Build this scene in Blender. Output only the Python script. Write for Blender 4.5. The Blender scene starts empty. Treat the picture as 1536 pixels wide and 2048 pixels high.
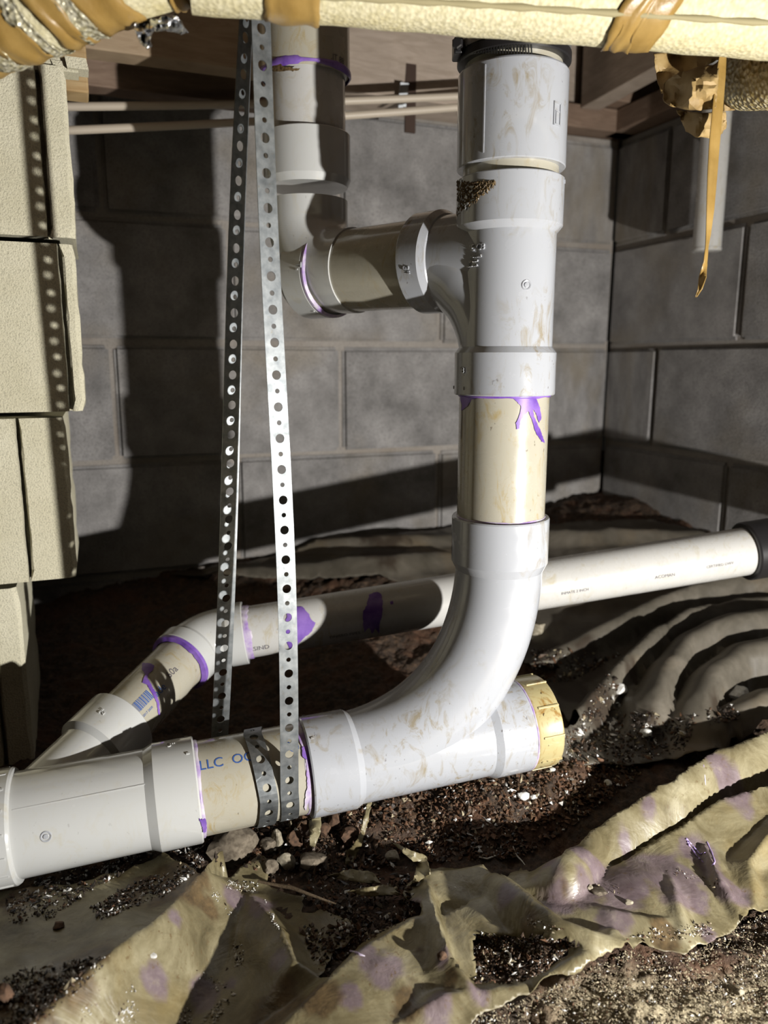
import bpy, bmesh, math, random
import numpy as np
from mathutils import Vector, Matrix
from mathutils.geometry import delaunay_2d_cdt

random.seed(7)
rng = np.random.default_rng(7)
sc = bpy.context.scene
COL = sc.collection

# ------------------------------------------------------------------ camera
FPX = 1540.0                       # focal length in pixels of the 1536 x 2048 frame
PITCH = math.radians(11.0)
H = 0.5                            # eye height over the crawl-space floor
cp, sp = math.cos(PITCH), math.sin(PITCH)
cam = bpy.data.cameras.new('camera')
cam.sensor_fit = 'VERTICAL'
cam.sensor_height = 32.0
cam.lens = FPX / 2048.0 * 32.0
cam.clip_start = 0.01
cam.dof.use_dof = True
cam.dof.focus_distance = 0.74
cam.dof.aperture_fstop = 4.2
camo = bpy.data.objects.new('camera', cam)
COL.objects.link(camo)
camo.location = (0, 0, H)
camo.rotation_euler = (math.pi / 2 - PITCH, 0, 0)
sc.camera = camo

# ------------------------------------------------------------------ world, lamp, exposure
w = bpy.data.worlds.new('world')
sc.world = w
w.use_nodes = True
w.node_tree.nodes['Background'].inputs[0].default_value = (1.0, 0.93, 0.8, 1)
w.node_tree.nodes['Background'].inputs[1].default_value = 0.004
LAMP = Vector((0.80, 0.0, H - 0.292))
ld = bpy.data.lights.new('work_light', 'SPOT')
ld.energy = 90.0
ld.color = (1.0, 0.975, 0.93)
ld.spot_size = math.radians(172)
ld.spot_blend = 1.0
ld.shadow_soft_size = 0.011
lo = bpy.data.objects.new('work_light', ld)
COL.objects.link(lo)
lo.location = LAMP
lo.rotation_euler = (Vector((-0.30, 0.72, H - 0.28)) - LAMP).to_track_quat('-Z', 'Y').to_euler()
sc.view_settings.view_transform = 'Standard'
sc.view_settings.look = 'None'
sc.view_settings.exposure = 0.0
sc.view_settings.gamma = 1.0
sc.view_settings.use_curve_mapping = False
sc.cycles.max_bounces = 6
sc.cycles.diffuse_bounces = 1
sc.cycles.use_denoising = True

# ------------------------------------------------------------------ where a picture point lies in space
def P(x, y, Z):
    xn, v = (x - 768) / FPX, (y - 1024) / FPX
    return Vector((Z * xn, Z * (cp - v * sp), H + Z * (-sp - v * cp)))

def ray(x, y):
    xn, v = (x - 768) / FPX, (y - 1024) / FPX
    return Vector((xn, cp - v * sp, -sp - v * cp))

def pix(p):
    X, Y, z = p[0], p[1], p[2] - H
    Z = Y * cp - z * sp
    return (768 + FPX * X / Z, 1024 - FPX * (Y * sp + z * cp) / Z, Z)

def zat(y, Y):                      # height of picture row y at plan distance Y
    return H + Y * math.tan(-(PITCH + math.atan((y - 1024) / FPX)))

# ------------------------------------------------------------------ noise
def _hash(ix, iy, seed):
    h = (ix.astype(np.int64) * 374761393 + iy.astype(np.int64) * 668265263 + seed * 974634777) & 0x7fffffff
    h = ((h ^ (h >> 13)) * 1274126177) & 0x7fffffff
    return ((h ^ (h >> 16)) & 0xffff) / 65535.0

def vnoise(x, y, seed=0):
    ix, iy = np.floor(x), np.floor(y)
    fx, fy = x - ix, y - iy
    fx, fy = fx * fx * (3 - 2 * fx), fy * fy * (3 - 2 * fy)
    a, b = _hash(ix, iy, seed), _hash(ix + 1, iy, seed)
    c, d = _hash(ix, iy + 1, seed), _hash(ix + 1, iy + 1, seed)
    return (a * (1 - fx) + b * fx) * (1 - fy) + (c * (1 - fx) + d * fx) * fy - 0.5

def fbm(x, y, oct=4, seed=0):
    s, a = 0, 1.0
    for i in range(oct):
        s = s + a * vnoise(x * 2 ** i, y * 2 ** i, seed + i)
        a *= 0.5
    return s

# ------------------------------------------------------------------ object helpers
def link(name, me, mat, parent=None, smooth=None):
    o = bpy.data.objects.new(name, me)
    COL.objects.link(o)
    if mat is not None:
        for m in (mat if isinstance(mat, (list, tuple)) else [mat]):
            me.materials.append(m)
    if parent is not None:
        o.parent = parent
        off = Vector((0, 0, 0))
        q = parent
        while q is not None:
            off += q.location
            q = q.parent
        me.transform(Matrix.Translation(-off))
    if smooth is not None:
        me.shade_smooth()
        me.set_sharp_from_angle(angle=math.radians(smooth))
    return o

def mesh(name, vs, fs, mat, parent=None, smooth=None, fix=True):
    me = bpy.data.meshes.new(name)
    me.from_pydata([tuple(v) for v in vs], [], fs)
    me.update()
    if fix:
        bm = bmesh.new(); bm.from_mesh(me)
        bmesh.ops.recalc_face_normals(bm, faces=bm.faces)
        bm.to_mesh(me); bm.free()
    return link(name, me, mat, parent, smooth)

def thing(name, label, cat, loc=(0, 0, 0), group=None):
    o = bpy.data.objects.new(name, None)
    o.empty_display_size = 0.02
    COL.objects.link(o)
    o.location = loc
    tag(o, label, cat, group)
    return o

def tag(o, label, cat=None, group=None, kind=None):
    if label: o['label'] = label
    if cat: o['category'] = cat
    if group: o['group'] = group
    if kind: o['kind'] = kind
    return o

def frame(A):
    A = Vector(A).normalized()
    r = Vector((0, 0, 1)) if abs(A.z) < 0.9 else Vector((0, -1, 0))
    e1 = (r - A * r.dot(A)).normalized()
    return A, e1, A.cross(e1)

class MB:
    def __init__(s): s.v, s.f = [], []
    def add(s, vs, fs):
        b = len(s.v)
        s.v += [Vector(v) for v in vs]
        s.f += [tuple(i + b for i in f) for f in fs]
        return s
    def lathe(s, O, A, prof, n=64, cap=True, rf=None):
        O = Vector(O); A, e1, e2 = frame(A)
        vs, fs = [], []
        for (t, r) in prof:
            for k in range(n):
                a = 2 * math.pi * k / n
                rr = r * (rf(a, t) if rf else 1)
                vs.append(O + A * t + (e1 * math.cos(a) + e2 * math.sin(a)) * rr)
        m = len(prof)
        for i in range(m - 1):
            for k in range(n):
                k2 = (k + 1) % n
                fs.append((i * n + k, i * n + k2, (i + 1) * n + k2, (i + 1) * n + k))
        if cap:
            fs.append(tuple(range(n - 1, -1, -1)))
            fs.append(tuple((m - 1) * n + k for k in range(n)))
        return s.add(vs, fs)
    def tube(s, pts, rad, n=48, cap=True, rf=None):
        pts = [Vector(p) for p in pts]
        m = len(pts)
        rad = rad if hasattr(rad, '__len__') else [rad] * m
        T = []
        for i in range(m):
            T.append((pts[min(i + 1, m - 1)] - pts[max(i - 1, 0)]).normalized())
        _, e1, _ = frame(T[0])
        vs, fs = [], []
        for i in range(m):
            e1 = (e1 - T[i] * e1.dot(T[i])).normalized()
            e2 = T[i].cross(e1)
            for k in range(n):
                a = 2 * math.pi * k / n
                rr = rad[i] * (rf(a, i) if rf else 1)
                vs.append(pts[i] + (e1 * math.cos(a) + e2 * math.sin(a)) * rr)
        for i in range(m - 1):
            for k in range(n):
                k2 = (k + 1) % n
                fs.append((i * n + k, i * n + k2, (i + 1) * n + k2, (i + 1) * n + k))
        if cap:
            fs.append(tuple(range(n - 1, -1, -1)))
            fs.append(tuple((m - 1) * n + k for k in range(n)))
        return s.add(vs, fs)
    def box(s, c, u, v, wv):        # centre and three half-edge vectors
        c, u, v, wv = map(Vector, (c, u, v, wv))
        vs = [c + u * a + v * b + wv * d for a in (-1, 1) for b in (-1, 1) for d in (-1, 1)]
        fs = [(0, 1, 3, 2), (4, 6, 7, 5), (0, 4, 5, 1), (2, 3, 7, 6), (0, 2, 6, 4), (1, 5, 7, 3)]
        return s.add(vs, fs)
    def build(s, name, mat, parent=None, smooth=22, bevel=0, fix=True):
        o = mesh(name, s.v, s.f, mat, parent, smooth, fix)
        if bevel:
            m = o.modifiers.new('bevel', 'BEVEL'); m.width = bevel; m.segments = 2; m.limit_method = 'ANGLE'
        return o

# ------------------------------------------------------------------ materials
def mat(name, col, rough=0.5, metal=0.0, spec=0.5):
    m = bpy.data.materials.new(name); m.use_nodes = True
    b = m.node_tree.nodes['Principled BSDF']
    b.inputs['Base Color'].default_value = (*col, 1)
    b.inputs['Roughness'].default_value = rough
    b.inputs['Metallic'].default_value = metal
    b.inputs['Specular IOR Level'].default_value = spec
    return m

class N:                            # small node-graph writer
    def __init__(s, m):
        s.m, s.t = m, m.node_tree
        s.b = s.t.nodes['Principled BSDF']
        tc = s.t.nodes.new('ShaderNodeTexCoord')
        oi = s.t.nodes.new('ShaderNodeObjectInfo')
        ad = s.t.nodes.new('ShaderNodeVectorMath'); ad.operation = 'MULTIPLY_ADD'
        s.t.links.new(oi.outputs['Random'], ad.inputs[0])
        ad.inputs[1].default_value = (7, 5, 9)
        s.t.links.new(tc.outputs['Object'], ad.inputs[2])
        s.co, s.raw, s.rand = ad.outputs[0], tc.outputs['Object'], oi.outputs['Random']
    def lk(s, a, b): s.t.links.new(a, b)
    def mapped(s, scale, rot=(0, 0, 0)):
        n = s.t.nodes.new('ShaderNodeMapping'); n.inputs['Scale'].default_value = scale
        n.inputs['Rotation'].default_value = rot
        s.lk(s.co, n.inputs[0]); return n.outputs[0]
    def noise(s, scale, detail=4, rough=0.55, co=None, dist=0):
        n = s.t.nodes.new('ShaderNodeTexNoise'); n.inputs['Scale'].default_value = scale
        n.inputs['Detail'].default_value = detail; n.inputs['Roughness'].default_value = rough
        n.inputs['Distortion'].default_value = dist
        s.lk(co or s.co, n.inputs['Vector']); return n.outputs['Fac']
    def voro(s, scale, co=None, feature='F1', out='Distance'):
        n = s.t.nodes.new('ShaderNodeTexVoronoi'); n.inputs['Scale'].default_value = scale
        n.feature = feature
        s.lk(co or s.co, n.inputs['Vector']); return n.outputs[out]
    def ramp(s, f, stops):
        n = s.t.nodes.new('ShaderNodeValToRGB'); e = n.color_ramp.elements
        while len(e) < len(stops): e.new(0.5)
        for k, (p, c) in enumerate(stops):
            e[k].position = p
            e[k].color = (*c, 1) if hasattr(c, '__len__') else (c, c, c, 1)
        s.lk(f, n.inputs[0]); return n.outputs[0]
    def mix(s, f, a, b, mode='MIX'):
        n = s.t.nodes.new('ShaderNodeMix'); n.data_type = 'RGBA'; n.blend_type = mode
        for sock, v in ((0, f), (6, a), (7, b)):
            if hasattr(v, 'is_linked'): s.lk(v, n.inputs[sock])
            elif hasattr(v, '__len__'): n.inputs[sock].default_value = (*v, 1)
            else: n.inputs[sock].default_value = v
        return n.outputs[2]
    def math(s, op, a, b=0.0):
        n = s.t.nodes.new('ShaderNodeMath'); n.operation = op
        for k, v in enumerate((a, b)):
            if hasattr(v, 'is_linked'): s.lk(v, n.inputs[k])
            else: n.inputs[k].default_value = v
        return n.outputs[0]
    def attr(s, name):
        n = s.t.nodes.new('ShaderNodeAttribute'); n.attribute_name = name
        return n.outputs['Fac']
    def col(s, c): s.lk(c, s.b.inputs['Base Color'])
    def rough(s, c): s.lk(c, s.b.inputs['Roughness'])
    def bump(s, h, strength=0.3, dist=0.002):
        n = s.t.nodes.new('ShaderNodeBump'); n.inputs['Strength'].default_value = strength
        n.inputs['Distance'].default_value = dist
        s.lk(h, n.inputs['Height']); s.lk(n.outputs[0], s.b.inputs['Normal'])

def pvc(name, base, stain, amount, rough=0.2, speck=0.5, coat=0.06):
    m = mat(name, base, rough, spec=0.5); g = N(m)
    big = g.noise(9, 3, 0.6)
    st = g.noise(60, 5, 0.7, co=g.mapped((1.0, 1.0, 0.45)), dist=1.5)
    blot = g.noise(26, 6, 0.75, dist=0.6)
    mask = g.ramp(g.math('MULTIPLY', g.ramp(big, [(0.38, 0.0), (0.66, 1.0)]), g.ramp(st, [(0.52, 0.0), (0.72, 1.0)])), [(0.0, 0.0), (0.6, amount)])
    c = g.mix(mask, base, stain)
    c = g.mix(g.ramp(blot, [(0.64, 0.0), (0.78, 0.28 * speck)]), c, (0.42, 0.31, 0.12))
    fl = g.math('MULTIPLY', g.ramp(g.noise(230, 2, 0.5, co=g.mapped((1, 1, 0.6))), [(0.715, 0.0), (0.74, 1.0)]), g.ramp(big, [(0.42, 0.0), (0.55, 1.0)]))
    c = g.mix(g.math('MULTIPLY', fl, speck), c, (0.06, 0.035, 0.015))
    g.col(c)
    g.rough(g.ramp(g.noise(40, 4), [(0.35, rough * 0.6), (0.8, rough + 0.16)]))
    g.b.inputs['Coat Weight'].default_value = 0.45
    g.b.inputs['Coat Roughness'].default_value = coat
    g.bump(g.noise(55, 3), 0.05, 0.0006)
    return m

M = {}
M['pvc'] = pvc('white_plastic_fitting', (0.455, 0.47, 0.505), (0.30, 0.24, 0.13), 0.75)
M['pvc_clean'] = pvc('clean_plastic_fitting', (0.60, 0.605, 0.59), (0.55, 0.5, 0.36), 0.35, 0.16, 0.2)
M['pipe'] = pvc('cream_plastic_pipe', (0.47, 0.44, 0.355), (0.42, 0.32, 0.14), 0.85, 0.28)
M['pipe_rear'] = pvc('white_plastic_pipe', (0.60, 0.59, 0.565), (0.46, 0.38, 0.2), 0.6, 0.3)
M['plug'] = pvc('yellowed_plastic', (0.52, 0.44, 0.22), (0.33, 0.18, 0.04), 0.95, 0.4, 0.9)
M['primer'] = mat('purple_primer', (0.20, 0.09, 0.48), 0.3)
g = N(M['primer']); g.col(g.ramp(g.noise(45, 4), [(0.3, (0.12, 0.045, 0.34)), (0.7, (0.33, 0.19, 0.60))]))
M['primer_pale'] = mat('pale_purple_primer', (0.45, 0.33, 0.58), 0.3)
g = N(M['primer_pale']); g.col(g.ramp(g.noise(70, 4), [(0.35, (0.36, 0.22, 0.55)), (0.62, (0.66, 0.60, 0.68))]))
M['ink_blue'] = mat('blue_print', (0.05, 0.13, 0.42), 0.5)
M['ink_grey'] = mat('grey_print', (0.12, 0.11, 0.13), 0.5)
M['rubber'] = mat('black_rubber', (0.018, 0.017, 0.018), 0.35)
M['steel'] = mat('stainless_band', (0.55, 0.55, 0.55), 0.34, 0.65)
g = N(M['steel']); g.col(g.ramp(g.noise(60, 4), [(0.35, (0.25, 0.24, 0.22)), (0.6, (0.62, 0.62, 0.61))]))
M['galv'] = mat('galvanised_strap', (0.55, 0.57, 0.58), 0.36, 0.85)
g = N(M['galv'])
gc = g.ramp(g.noise(130, 4, 0.6), [(0.3, (0.17, 0.185, 0.195)), (0.65, (0.30, 0.315, 0.32))])
g.col(g.mix(g.ramp(g.noise(200, 5, 0.7), [(0.62, 0.0), (0.7, 0.55)]), gc, (0.22, 0.19, 0.13)))
g.rough(g.ramp(g.noise(45, 4), [(0.3, 0.38), (0.7, 0.6)]))
M['foam'] = mat('cream_foam', (0.70, 0.63, 0.40), 0.75)
g = N(M['foam'])
g.col(g.mix(g.ramp(g.noise(20, 4), [(0.5, 0.0), (0.8, 0.5)]), g.ramp(g.voro(240), [(0.0, (0.80, 0.74, 0.52)), (0.8, (0.60, 0.54, 0.33))]), (0.62, 0.5, 0.16)))
g.bump(g.voro(300), 0.4, 0.0018)
M['foam_core'] = mat('golden_foam_end', (0.55, 0.46, 0.25), 0.35)
g = N(M['foam_core']); g.col(g.ramp(g.voro(260), [(0.0, (0.82, 0.76, 0.55)), (0.7, (0.36, 0.27, 0.10))])); g.bump(g.voro(230), 0.9, 0.004)
M['tape'] = mat('tan_tape', (0.47, 0.29, 0.075), 0.38)
g = N(M['tape']); g.col(g.ramp(g.noise(30, 5), [(0.3, (0.30, 0.18, 0.045)), (0.7, (0.43, 0.28, 0.09))])); g.bump(g.noise(70, 4, co=g.mapped((1, 0.3, 1))), 0.5, 0.002)
M['kraft'] = mat('tan_paper', (0.46, 0.30, 0.11), 0.6)
g = N(M['kraft']); g.col(g.ramp(g.noise(40, 5), [(0.3, (0.30, 0.19, 0.065)), (0.7, (0.43, 0.30, 0.125))])); g.bump(g.noise(90, 5), 0.5, 0.002)
M['wrapcloth'] = mat('silvery_foam_band', (0.58, 0.55, 0.42), 0.35, 0.2)
g = N(M['wrapcloth']); g.col(g.ramp(g.voro(300), [(0.0, (0.75, 0.72, 0.58)), (0.8, (0.38, 0.34, 0.20))])); g.bump(g.voro(260), 0.8, 0.003)
M['foil'] = mat('aluminium_foil', (0.75, 0.76, 0.78), 0.25, 1.0)
def wood(name, a, b, rot=(0, 0, 0), sc_=(1, 1, 8)):
    m = mat(name, a, 0.7); g = N(m)
    co = g.mapped(sc_, rot)
    gr = g.noise(9, 5, 0.6, co=co, dist=1.2)
    c = g.ramp(gr, [(0.3, a), (0.7, b)])
    c = g.mix(g.ramp(g.noise(5, 4), [(0.45, 0.0), (0.7, 0.5)]), c, tuple(x * 0.55 for x in a))
    g.col(c); g.bump(gr, 0.3, 0.002)
    return m
M['wood_light'] = wood('pale_pine', (0.44, 0.28, 0.12), (0.62, 0.45, 0.24), sc_=(2, 2, 16))
M['wood_brown'] = wood('aged_pine', (0.40, 0.32, 0.25), (0.56, 0.46, 0.38), sc_=(2, 2, 10))
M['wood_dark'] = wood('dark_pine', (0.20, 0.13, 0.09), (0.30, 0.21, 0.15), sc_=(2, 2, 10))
M['rust'] = mat('rusty_strap', (0.06, 0.035, 0.025), 0.7)
M['tubing'] = mat('cream_tubing', (0.58, 0.50, 0.40), 0.45)
M['tubing_dark'] = mat('dark_cable', (0.03, 0.028, 0.028), 0.5)
def block(name, lo_, hi_, tint, tscale=1.0):
    m = mat(name, lo_, 0.95, spec=0.2); g = N(m)
    f = g.noise(14, 6, 0.65)
    c = g.ramp(f, [(0.3, lo_), (0.7, hi_)])
    c = g.mix(g.ramp(g.noise(6, 3), [(0.5, 0.0), (0.75, 0.75)]), c, tint)
    grain = g.noise(420 * tscale, 3, 0.7)
    c = g.mix(g.ramp(grain, [(0.35, 0.55), (0.5, 0.0)]), c, tuple(x * 0.45 for x in lo_))
    c = g.mix(0.25, c, g.ramp(g.rand, [(0.0, lo_), (1.0, hi_)]))
    g.col(c); g.bump(grain, 0.7, 0.0025)
    return m
M['block'] = block('foundation_block', (0.17, 0.163, 0.158), (0.48, 0.46, 0.45), (0.30, 0.24, 0.15))
M['mortar'] = block('mortar', (0.32, 0.29, 0.26), (0.46, 0.42, 0.38), (0.26, 0.2, 0.14))
M['pier'] = block('pier_block', (0.74, 0.69, 0.50), (0.93, 0.88, 0.69), (0.74, 0.68, 0.49), 1.3)
M['wood_tan'] = wood('tan_pine', (0.42, 0.30, 0.19), (0.58, 0.44, 0.29), sc_=(2, 2, 12))
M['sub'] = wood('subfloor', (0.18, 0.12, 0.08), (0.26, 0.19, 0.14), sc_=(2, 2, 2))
# ------------------------------------------------------------------ ground shape
U = Vector((0.9325, 0.361, 0)); V = Vector((-0.361, 0.9325, 0))      # house axes in plan
WK = 0.962                          # how far off the walls stand
CORNER = Vector((0.482, 1.69, 0)) * WK

def sstep(a, b, x):
    t = np.clip((x - a) / (b - a), 0, 1); return t * t * (3 - 2 * t)

def ground0(X, Y):                  # smooth lie of the land (world z)
    z = np.interp(Y, [0.2, 0.55, 0.72, 0.9, 1.1, 1.3, 1.5, 2.2],
                  [0.0, 0.0, 0.008, 0.035, 0.085, 0.145, 0.185, 0.2])
    z = z + 0.05 * sstep(0.15, 0.6, X) * sstep(0.8, 1.2, Y) + 0.02 * sstep(0.1, 0.4, X) * sstep(0.75, 0.4, Y) * 0
    z = z + 0.040 * np.exp(-((X - 0.10) / 0.17) ** 2 - ((Y - 0.80) / 0.07) ** 2)      # bank of mulch under the wye
    z = z - 0.018 * np.exp(-((X - 0.14) / 0.22) ** 2 - ((Y - 0.685) / 0.035) ** 2)     # trench in front of it
    return z

def ground(X, Y):
    z = ground0(X, Y) + 0.02 * fbm(X * 5, Y * 5, 3, 3)
    return z + 0.009 * fbm(X * 28, Y * 28, 3, 11)

SURF = [lambda X, Y: ground(X, Y)]

def hit(px, py, lift=0.0, f=None):
    px, py = np.atleast_1d(np.asarray(px, float)), np.atleast_1d(np.asarray(py, float))
    xn, v = (px - 768) / FPX, (py - 1024) / FPX
    dx, dy, dz = xn, cp - v * sp, -sp - v * cp
    out = np.full(px.shape, 2.2); done = np.zeros(px.shape, bool)
    f = f or ground0
    act = np.arange(len(px))
    for Z in np.arange(0.4, 2.2, 0.003):
        g = f(dx[act] * Z, dy[act] * Z) + lift
        hh = H + dz[act] * Z <= g
        out[act[hh]] = Z
        act = act[~hh]
        if len(act) == 0: break
    return np.stack([dx * out, dy * out, H + dz * out], -1)

# floor mesh, fine near the camera
M['dirt'] = mat('dark_soil', (0.10, 0.06, 0.035), 0.75)
g = N(M['dirt'])
dn = g.noise(120, 6, 0.75)
base = g.ramp(dn, [(0.3, (0.018, 0.012, 0.008)), (0.5, (0.06, 0.038, 0.024)), (0.64, (0.125, 0.075, 0.042)), (0.78, (0.24, 0.17, 0.10))])
base = g.mix(g.ramp(g.noise(22, 4), [(0.48, 0.0), (0.66, 0.6)]), base, (0.13, 0.055, 0.025))
sandc = g.ramp(g.noise(260, 5, 0.75), [(0.3, (0.10, 0.075, 0.045)), (0.45, (0.32, 0.26, 0.16)), (0.62, (0.52, 0.45, 0.30))])
g.col(g.mix(g.attr('sand'), base, sandc))
g.bump(g.noise(200, 5, 0.7), 0.8, 0.004)

def grid_mesh(name, xs, ys, f, m, micro, attr=None):
    nx, ny = len(xs), len(ys)
    X, Y = np.meshgrid(xs, ys)
    Z = f(X, Y) + micro(X, Y)
    vs = np.stack([X, Y, Z], -1).reshape(-1, 3)
    i = np.arange((ny - 1) * nx).reshape(ny - 1, nx)[:, :-1].ravel()
    fs = np.stack([i, i + 1, i + nx + 1, i + nx], -1)
    me = bpy.data.meshes.new(name)
    me.from_pydata(vs.tolist(), [], fs.tolist()); me.update(); me.shade_smooth()
    if attr is not None:
        a = me.attributes.new('sand', 'FLOAT', 'POINT'); a.data.foreach_set('value', attr(X, Y).ravel().astype(np.float32))
    return link(name, me, m)

def sandmask(X, Y):                 # dry sandy soil in front, dark mulch behind
    edge = 0.575 + 0.10 * (X - 0.27) + 0.03 * fbm(X * 12, Y * 12, 3, 5)
    return sstep(0.0, 0.05, edge - Y) * sstep(0.08, 0.17, X + 0.05 * fbm(X * 9, Y * 9, 2, 8))

micro = lambda X, Y: 0.006 * fbm(X * 70, Y * 70, 4, 21) + 0.004 * (0.25 - np.abs(fbm(X * 170, Y * 170, 2, 33)))
XSs = np.concatenate([np.linspace(-1.3, -0.62, 60)[:-1], np.linspace(-0.62, 0.75, 600), np.linspace(0.75, 1.3, 50)[1:]])
YSs = np.concatenate([np.linspace(0.12, 0.42, 40)[:-1], np.linspace(0.42, 1.25, 400), np.linspace(1.25, 2.3, 160)[1:]])
o = grid_mesh('floor', XSs, YSs, ground, M['dirt'], micro, sandmask)
tag(o, 'dark mulch and sandy soil floor of the crawl space', kind='structure')
# the soil goes on behind the camera
MB().box((0, -1.1, -0.03), (1.3, 0, 0), (0, 1.25, 0), (0, 0, 0.02)).build('floor', M['dirt'], smooth=None)['kind'] = 'structure'

# ------------------------------------------------------------------ foundation walls
def wall(name, origin, along, normal, length, courses, ztop, off, s_first, label):
    # origin: plan point where the face starts, along: direction, normal: towards the room
    zb = 0.0
    c = origin + along * (length / 2) - normal * 0.055
    c.z = (zb + ztop) / 2
    wl = MB().box(c, along * (length / 2), normal * 0.05, (0, 0, (ztop - zb) / 2)).build(name, M['mortar'], smooth=None)
    tag(wl, label, kind='structure')
    protos = []
    for k in range(3):
        bm = bmesh.new(); bmesh.ops.create_cube(bm, size=1)
        bmesh.ops.scale(bm, vec=(0.384, 0.03, 0.185), verts=bm.verts)
        bmesh.ops.bevel(bm, geom=bm.edges[:], offset=0.006, segments=2, affect='EDGES')
        for v_ in bm.verts:
            v_.co += Vector((random.uniform(-1, 1), random.uniform(-1, 1), random.uniform(-1, 1))) * 0.0012
        me = bpy.data.meshes.new('block'); bm.to_mesh(me); bm.free(); me.shade_smooth(); me.set_sharp_from_angle(angle=math.radians(50))
        me.materials.append(M['block']); protos.append(me)
    ang = math.atan2(along.y, along.x)
    for i, z in enumerate(courses):
        s = s_first + (0.1955 if i % 2 else 0)
        while s < length + 0.15:
            a, b = max(s, 0.004), min(s + 0.384, length - 0.004)
            if b - a > 0.03:
                o = bpy.data.objects.new('block', random.choice(protos)); COL.objects.link(o)
                p = origin + along * ((a + b) / 2) + normal * random.uniform(-0.0125, -0.0105)
                o.location = (p.x, p.y, z + 0.0955 + random.uniform(-0.001, 0.001))
                o.rotation_euler = (random.uniform(-0.006, 0.006), random.uniform(-0.004, 0.004), ang)
                o.scale = ((b - a) / 0.384, 1, 1)
                o.parent = wl
            s += 0.391
    return wl

LB, LR = 1.75, 1.0
zc = H + 0.034
courses = [zc - 0.586, zc - 0.390, zc - 0.195, zc, zc + 0.195]
wall('wall_back', CORNER - U * LB, U, -V, LB, courses, H + 0.428, 0, -0.248 - 0.203 + 0.06, 'grey concrete block foundation wall behind the pipes')
wall('wall_right', CORNER + V * 0, -V, -U, LR, courses, H + 0.428, 0, -0.24, 'grey concrete block foundation wall on the right')

# ------------------------------------------------------------------ framing overhead
def beam(name, a, b, thick, z0, z1, m, side, label=None, cat=None, kind=None, parent=None, bevel=0.002):
    # a, b: plan ends of the visible lower edge; thickness goes towards 'side'
    a, b = Vector((a[0], a[1], 0)), Vector((b[0], b[1], 0))
    d = (b - a); L = d.length; d.normalize(); n = Vector(side).normalized()
    c = (a + b) / 2 + n * thick / 2; c.z = (z0 + z1) / 2
    o = MB().box((0, 0, 0), Vector((L / 2, 0, 0)), Vector((0, thick / 2, 0)), (0, 0, (z1 - z0) / 2)).build(name, m, smooth=None, bevel=bevel)
    o.location = c; o.rotation_euler = (0, 0, math.atan2(d.y, d.x))
    if parent: o.parent = parent
    return tag(o, label, cat, None, kind)

ZC = H + 0.80
o = MB().box((0, 0.6, ZC + 0.02), (1.6, 0, 0), (0, 1.9, 0), (0, 0, 0.02)).build('ceiling', M['sub'], smooth=None)
tag(o, 'brown board subfloor above the joists', kind='structure')
wt = H + 0.430
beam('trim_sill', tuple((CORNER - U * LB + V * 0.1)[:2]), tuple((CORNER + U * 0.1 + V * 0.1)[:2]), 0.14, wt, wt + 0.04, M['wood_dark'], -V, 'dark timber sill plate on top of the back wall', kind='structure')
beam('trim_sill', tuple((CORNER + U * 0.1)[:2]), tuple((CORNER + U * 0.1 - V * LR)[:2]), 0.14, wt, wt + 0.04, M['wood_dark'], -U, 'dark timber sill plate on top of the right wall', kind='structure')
beam('rim_joist', tuple((CORNER - U * LB - V * 0.015)[:2]), tuple((CORNER + U * 0.1 - V * 0.015)[:2]), 0.04, wt + 0.042, ZC - 0.002, M['wood_brown'], V, 'brown rim joist standing on the back sill plate', 'joist')
# girder face behind the riser and the stack
gp = P(690, 182, 1.2); gz = gp.z
ga = Vector((gp.x, gp.y, 0)) - U * 0.17
gb = ga + U * 0.58
beam('floor_girder', tuple(ga[:2]), tuple(gb[:2]), 0.09, gz, ZC - 0.002, M['wood_brown'], V, 'brown floor girder behind the white riser and drain stack', 'girder')
# joist coming forward on the right of the stack
jp = P(1190, 192, 1.33)
beam('floor_joist', (jp.x, jp.y + 0.10), tuple((Vector((jp.x, jp.y, 0)) - V * 0.62)[:2]), 0.04, jp.z + 0.01, ZC - 0.002, M['wood_brown'], U, 'brown floor joist right of the drain stack running towards the viewer', 'joist')
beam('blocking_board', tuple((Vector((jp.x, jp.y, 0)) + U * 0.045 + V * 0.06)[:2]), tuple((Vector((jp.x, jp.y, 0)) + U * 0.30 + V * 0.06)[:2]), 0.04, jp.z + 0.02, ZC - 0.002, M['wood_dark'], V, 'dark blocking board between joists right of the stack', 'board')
# rusty pipe strap on the girder, with a bent grey tab
sp0 = P(821, 60, 1.235); sp1 = P(818, 200, 1.235)
t = thing('joist_strap', 'rusty dark strap running down the face of the floor girder', 'strap', (sp1.x, sp1.y, sp1.z))
MB().box(((sp0 + sp1) / 2 - V * 0.004), U * 0.009, V * 0.002, (sp0 - sp1) / 2 + Vector((0, 0, 0.05))).build('band', M['rust'], t, smooth=None)
q = P(806, 190, 1.22)
MB().box(q, U * 0.007, V * 0.0015, Vector((0.002, -0.004, 0.016))).box(q - Vector((0.004, 0, 0.02)), U * 0.004, V * 0.0015, Vector((0.001, -0.002, 0.009))).build('clip', mat('grey_metal_clip', (0.42, 0.44, 0.46), 0.45, 0.6), t, smooth=None)
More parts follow.
